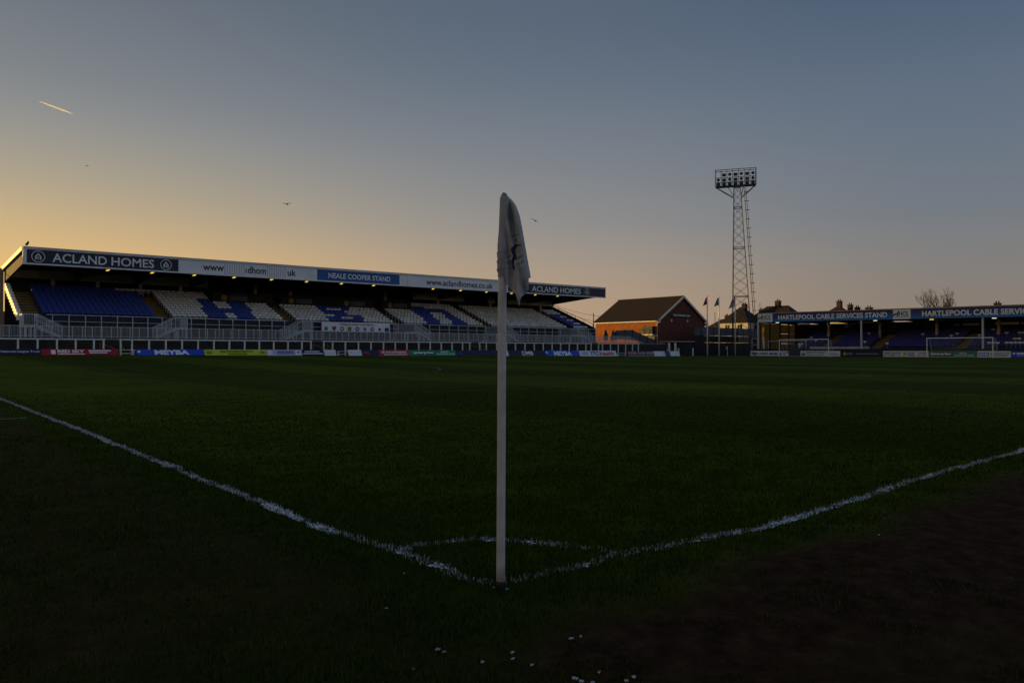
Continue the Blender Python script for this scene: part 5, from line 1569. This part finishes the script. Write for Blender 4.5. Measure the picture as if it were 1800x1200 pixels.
b = MB(); b.box(-40, u_at(88, 9) + .05, 87.95, 88.45, 4.75, 4.87); b.build('coping', 'concrete', bw_)

# cables slung from the side stand
def sag(a, c, s_, n=12):
    a, c = Vector(a), Vector(c)
    return [a.lerp(c, k / n) - Z1 * (s_ * 4 * (k / n) * (1 - k / n)) for k in range(n + 1)]
pole_u = u_at(79, 1043.5)
b = MB(); b.tube([(pole_u, 79, 0), (pole_u, 79, z_at(pole_u, 79, 550))], .07, 6); o = b.build('cable_post', 'steel_dark', None, origin=(pole_u, 79, 0)); tag(o, 'thin dark post where the slung cables meet the clubhouse roof', 'post')
for k, (y0, y1, end, lab) in enumerate(((531, 581, 0, 'upper dark cable slung from the right end of the side stand roof'), (533, 590, 1, 'lower dark cable slung from the right end of the side stand roof'))):
    a = (ST1 + .3, 83.5, 8.35 - .15 * k)
    c = (pole_u + (3 if k == 0 else 0), 79, z_at(pole_u, 79, 556 + 8 * k))
    b = MB(); b.tube(sag(a, c, .35), .025, 5); o = b.build('cable', 'cable', None, origin=a); tag(o, lab, 'cable')
b = MB(); b.tube(sag((ST0 - .1, 84.5, 8.4), (-14, 90, 7.6), .5), .03, 5); o = b.build('cable', 'cable', None, origin=(ST0, 84.5, 8.4)); tag(o, 'dark cable leaving the left rear corner of the side stand', 'cable')

# ================================================================== the near corner flag
PB = Vector((*floor_pt(880, 1033), 0))
PD = depth(PB.x, PB.y); K = PD / FOC
def FP(px, py, d=0.0):
    """a point in the upright plane of the flag, d metres behind it"""
    return PB + RV * ((px - 880) * K) + AV * d + Z1 * (EYE + (HOR - py) * K)
cf = thing('corner_flag', PB, 'white corner flag pole in the foreground with a limp white flag', 'corner flag')
mat('pole_plastic', (.62, .59, .58), .42, .14, 9.0, 0.05, 30)
mat('sleeve_rubber', (.02, .02, .022), .7, .15, 20)
def pole_c(py):
    return 880 + 3.0 * ((1033 - py) / 547.0) + (0 if py > 486 else (486 - py) * .022)
ys = list(np.linspace(1019, 352, 24))
b = MB(); b.tube([FP(pole_c(y), y) for y in ys], [.0174 - .0004 * (k / 23) for k in range(24)], 24); b.build('pole', 'pole_plastic', cf, True)
b = MB(); b.tube([FP(880, 1046), FP(880, 1024), FP(880, 1018.5)], [.0186, .0186, .0175], 20); b.build('ground_spring', 'sleeve_rubber', cf, True)
def cl(px, py): return 820 + px / 5.0, 320 + py / 5.0      # close-up to frame
def cloth_material():
    m = bpy.data.materials.new('flag_cloth'); m.use_nodes = True; nt = m.node_tree
    bs = nt.nodes['Principled BSDF']; bs.inputs['Base Color'].default_value = (.40, .38, .385, 1); bs.inputs['Roughness'].default_value = .75; bs.inputs['Specular IOR Level'].default_value = .15
    t = nt.nodes.new('ShaderNodeBsdfTranslucent'); t.inputs['Color'].default_value = (.34, .31, .29, 1)
    mx = nt.nodes.new('ShaderNodeMixShader'); mx.inputs[0].default_value = .15
    tc = nt.nodes.new('ShaderNodeTexCoord'); nz = nt.nodes.new('ShaderNodeTexNoise'); nz.inputs['Scale'].default_value = 26; nz.inputs['Detail'].default_value = 6
    nt.links.new(tc.outputs['Object'], nz.inputs['Vector'])
    r = nt.nodes.new('ShaderNodeValToRGB'); r.color_ramp.elements[0].position = .3; r.color_ramp.elements[0].color = (.33, .33, .35, 1); r.color_ramp.elements[1].position = .6; r.color_ramp.elements[1].color = (.48, .475, .49, 1)
    nt.links.new(nz.outputs['Fac'], r.inputs['Fac']); nt.links.new(r.outputs['Color'], bs.inputs['Base Color'])
    bp = nt.nodes.new('ShaderNodeBump'); bp.inputs['Strength'].default_value = .35; bp.inputs['Distance'].default_value = .004; nt.links.new(nz.outputs['Fac'], bp.inputs['Height']); nt.links.new(bp.outputs['Normal'], bs.inputs['Normal'])
    nt.links.new(bs.outputs[0], mx.inputs[1]); nt.links.new(t.outputs[0], mx.inputs[2]); nt.links.new(mx.outputs[0], nt.nodes['Material Output'].inputs['Surface'])
    MATS['flag_cloth'] = m
cloth_material()
mat('flag_print', (.014, .018, .055), .75, .1, 8)
TX = [300, 321, 352, 385, 440, 470, 495, 520, 550, 568]; TY = [126, 88, 108, 130, 200, 280, 420, 560, 720, 818]
BX = [296, 340, 355, 395, 430, 452, 463, 470, 480, 515, 544, 547, 568]; BY = [760, 842, 905, 950, 990, 1062, 1100, 1048, 1020, 985, 945, 846, 826]
def fold_x(y): return np.interp(y, [120, 200, 420, 700, 850, 1000, 1100], [350, 405, 462, 512, 541, 560, 570])
def cloth_d(x, y):
    fx = fold_x(y)
    out = -.024 - .016 * np.clip((y - 150) / 700, 0, 1)
    rip = .013 * math.sin((x - .16 * y) * .075 + 1.1) * np.clip((x - 330) / 60, 0, 1) + .014 * math.sin((x + .05 * y) * .034 + .6) + .006 * math.sin((x - .35 * y) * .05)
    rip += .010 * abs(math.sin((x - .20 * y) * .041 + .4)) * min(1, max(0, (x - 350) / 50)) - .005
    if y > 620: rip += .018 * math.sin((x - 355) / 70.0 * 2.4) * min(1, (y - 620) / 200)
    rip += .0045 * math.exp(-((y - 690) / 60) ** 2) * math.sin((y + .4 * x) * .11)
    back = max(0.0, x - fx) * K / 5 * 3.4
    attach = np.clip((x - 318) / 50, 0, 1)
    return (out * attach + rip * attach) - .006 * (1 - attach) + back
STAG = [[(425, 545), (440, 560), (481, 563), (481, 572), (442, 577), (432, 600), (428, 625), (440, 660), (436, 686), (422, 692), (417, 735), (427, 764), (414, 784), (402, 748), (401, 690), (407, 652), (395, 622), (387, 598), (404, 580), (418, 570)],
        disc(9, 10, .7, 411, 476), disc(9, 10, .55, 429, 472), disc(8, 10, .8, 457, 479), disc(12, 10, .55, 432, 516), disc(6, 8, 1, 422, 540)]
nx, ny = 120, 190
vs = np.zeros((nx + 1, ny + 1, 3)); cm = np.zeros((nx + 1, ny + 1, 2))
for i in range(nx + 1):
    x = 300 + 268 * (i / nx)
    t0, t1 = np.interp(x, TX, TY), np.interp(x, BX, BY)
    for j in range(ny + 1):
        y = t0 + (t1 - t0) * j / ny
        p = FP(*cl(x, y), cloth_d(x, y)); vs[i, j] = p; cm[i, j] = (x, y)
b = MB(); b.v = [tuple(p) for p in vs.reshape(-1, 3)]
for i in range(nx):
    for j in range(ny):
        a = i * (ny + 1) + j
        cx, cy = cm[i:i + 2, j:j + 2].reshape(-1, 2).mean(0)
        b.f.append((a, a + 1, a + ny + 2, a + ny + 1)); b.m.append(1 if any(in_poly(cx, cy, P) for P in STAG) else 0)
fo = b.build('flag', ['flag_cloth', 'flag_print'], cf, True); fo['label'] = 'limp white cloth with a dark leaping stag print'
md = fo.modifiers.new('thick', 'SOLIDIFY'); md.thickness = .0012
# sleeve of the flag round the pole
LX = [(92, 313), (105, 306), (125, 302), (300, 294), (420, 284), (520, 275), (640, 268), (700, 268), (770, 267), (800, 273), (832, 280)]
nyr = 90; nk = 28; b = MB(); vv_ = []; ff_ = []
for j in range(nyr + 1):
    y = 117 + (832 - 117) * j / nyr
    lx = np.interp(y, [q[0] for q in LX], [q[1] for q in LX])
    cxp = max(pole_c(320 + y / 5.0), 0)
    hw = max(.0190, (cxp - (820 + lx / 5.0)) * K)
    if y < 135: hw *= np.interp(y, [117, 135], [.35, 1])
    rum = np.interp(y, [560, 640, 832], [.0002, .0013, .0013])
    for k in range(nk):
        a = 2 * math.pi * k / nk
        r_ = hw + rum * (math.sin(y * .085 + 2.2 * math.cos(a + .8)) + .8 * math.sin(y * .16 - 3 * a)) + .0004 * math.sin(3 * a + y * .01)
        left = math.cos(a) < 0
        rr_ = r_ if left else min(r_, .0225)
        vv_.append(FP(cxp, 320 + y / 5.0) + RV * (rr_ * math.cos(a)) + AV * (min(r_, .0235) * math.sin(a)))
for j in range(nyr):
    for k in range(nk): ff_.append((j * nk + k, j * nk + (k + 1) % nk, (j + 1) * nk + (k + 1) % nk, (j + 1) * nk + k))
b.add(vv_, ff_); b.build('sleeve', 'flag_cloth', cf, True)

# flecks of lime and litter on the worn ground
mat('fleck', (.46, .48, .49), .7, .15, 60)
FL = [(680, 1070, 1.3), (770, 1137, 1.2), (781, 1141, 1.1), (901, 1147, 1.1), (848, 1162, 1.0), (901, 1157, .9), (1004, 1126, 1.3), (1020, 1121, .8), (728, 1168, .8), (1009, 1192, 1.4), (1021, 1196, 1.2), (1040, 1197, 1.1), (1112, 1186, 1.1), (1052, 1183, .8), (1100, 1195, 1.0), (1543, 944, .9), (868, 1036, .8), (892, 1036, 1.1), (711, 1009, .6), (935, 1166, .8)]
places = ['left of the pole foot', 'left in the worn patch, the upper of a pair', 'left in the worn patch, the lower of a pair', 'below the pole in the worn patch, the upper of a pair', 'below and left of the pole', 'below the pole in the worn patch, the lower of a pair', 'right of the worn patch, the larger of two', 'right of the worn patch, the smaller of two', 'low on the left of the worn patch',
          'at the bottom edge, leftmost of a row', 'at the bottom edge, second of a row', 'at the bottom edge, third of a row', 'near the bottom edge, farthest right', 'near the bottom edge above the row', 'at the bottom edge beside the row', 'alone in the mud far to the right', 'against the left side of the pole foot', 'against the right side of the pole foot', 'beside the bend of the left line', 'below the pole between the pairs']
for (px, py, s_), pl in zip(FL, places):
    u, v = floor_pt(px, py); n = 9
    z = float(near_z(np.array(u), np.array(v))) + .006
    pts = [(u + .0085 * s_ * random.uniform(.35, 1.25) * math.cos(6.283 * k / n), v + .0065 * s_ * random.uniform(.35, 1.25) * math.sin(6.283 * k / n), z + random.uniform(0, .003)) for k in range(n)]
    b = MB(); b.prism(pts, (0, 0, .0025)); o = b.build('lime_fleck', 'fleck', None, origin=(u, v, z)); tag(o, 'white fleck of lime ' + pl, 'fleck', 'white flecks on the worn ground')

# ================================================================== birds and vapour trail
def at_px(px, py, D): return Vector((UC, VC, EYE)) + AV * D + RV * ((px - 900) / FOC * D) + Z1 * ((HOR - py) / FOC * D)
def gull(px, py, D, wing, label, flip=1, roll=0.0):
    c = at_px(px, py, D)
    t = thing('gull', c, label, 'bird', 'birds in the sky')
    def q(x, y, z):
        cr, sr = math.cos(roll), math.sin(roll)
        return c + RV * (x * cr - z * sr) + AV * y + Z1 * (x * sr + z * cr)
    b = MB(); b.tube([q(-.05, -.26, .0), q(-.02, -.16, .02), q(.04 * flip, .02, .0), q(.12 * flip, .16, -.03), q(.20 * flip, .26, -.02)], [.02, .06, .085, .055, .02], 8); b.build('body', 'bird', t, True)
    for k, ws in enumerate(wing):
        vs = []; n = len(ws)
        for x, z, ch in ws: vs += [q(x, -ch, z), q(x, ch, z - .01), q(x, ch, z + .012), q(x, -ch, z + .025)]
        fs = []
        for i in range(n - 1):
            for e in range(4): fs.append((i * 4 + e, i * 4 + (e + 1) % 4, i * 4 + 4 + (e + 1) % 4, i * 4 + 4 + e))
        fs += [(3, 2, 1, 0), tuple((n - 1) * 4 + e for e in range(4))]
        b = MB(); b.add(vs, fs); b.build('wing', 'bird', t)
W1 = [[(-.04, .03, .10), (-.22, .10, .10), (-.45, .12, .07), (-.62, .10, .02)], [(.04, .03, .10), (.20, .13, .10), (.45, .14, .07), (.68, .09, .02)]]
gull(503, 358.5, 105, W1, 'gull gliding over the side stand, wings level')
W2 = [[(-.04, .03, .10), (-.20, .14, .10), (-.42, .17, .07), (-.62, .13, .02)], [(.04, .02, .10), (.22, .06, .10), (.42, -.06, .07), (.56, -.20, .02)]]
gull(940, 387.5, 108, W2, 'gull banking just right of the corner flag', 1, -.22)
W3 = [[(-.04, .03, .10), (-.25, .04, .10), (-.5, -.05, .03)], [(.04, .03, .10), (.25, .02, .10), (.5, -.10, .03)]]
gull(151, 290.5, 190, W3, 'tiny gull high at the left below the vapour trail')
pu = u_at(FV + .05, 46.5)
pbz = ft(pu)
t = thing('gull', (pu, FV + .05, pbz), 'bird perched on the left end of the side stand roof', 'bird')
b = MB(); b.tube([Vector((pu, FV + .05, pbz)) + RV * x + Z1 * z for x, z in ((-.18, .10), (-.08, .16), (.02, .24), (.08, .34), (.09, .42), (.14, .42))], [.02, .09, .11, .07, .06, .015], 8); b.build('body', 'bird', t, True)
for s_ in (-.03, .03):
    b = MB(); b.tube([(pu + s_, FV + .05, pbz), (pu + s_, FV + .05, pbz + .18)], .012, 5); b.build('leg', 'bird', t)

def trail_material():
    m = bpy.data.materials.new('vapour'); m.use_nodes = True; nt = m.node_tree
    nt.nodes.remove(nt.nodes['Principled BSDF'])
    t = nt.nodes.new('ShaderNodeBsdfTranslucent'); t.inputs['Color'].default_value = (.95, .95, .95, 1)
    d = nt.nodes.new('ShaderNodeBsdfDiffuse'); d.inputs['Color'].default_value = (.95, .95, .95, 1)
    tr = nt.nodes.new('ShaderNodeBsdfTransparent'); m1 = nt.nodes.new('ShaderNodeMixShader'); m2 = nt.nodes.new('ShaderNodeMixShader')
    m1.inputs[0].default_value = .25; nt.links.new(t.outputs[0], m1.inputs[1]); nt.links.new(d.outputs[0], m1.inputs[2])
    a = nt.nodes.new('ShaderNodeAttribute'); a.attribute_name = 'thin'
    nt.links.new(a.outputs['Fac'], m2.inputs[0]); nt.links.new(m1.outputs[0], m2.inputs[1]); nt.links.new(tr.outputs[0], m2.inputs[2])
    nt.links.new(m2.outputs[0], nt.nodes['Material Output'].inputs['Surface'])
    MATS['vapour'] = m
trail_material()
c0, c1 = at_px(65, 176.5, 5200), at_px(132, 201.5, 5600)
n = 30; b = MB(); b.tube([c0.lerp(c1, k / n) for k in range(n + 1)], [1.2 + 4.0 * math.sin(min(1, k / n * 3) * 1.57) for k in range(n + 1)], 8, False)
o = b.build('vapour_trail', 'vapour', None, True, origin=c0); tag(o, 'short white vapour trail high in the left of the sky', 'vapour trail')
at_ = o.data.attributes.new('thin', 'FLOAT', 'POINT')
th_ = []
for k in range(n + 1):
    q = k / n; th_ += [min(1, max(.05, (q - .45) / .5) + .05)] * 8
at_.data.foreach_set('value', th_)
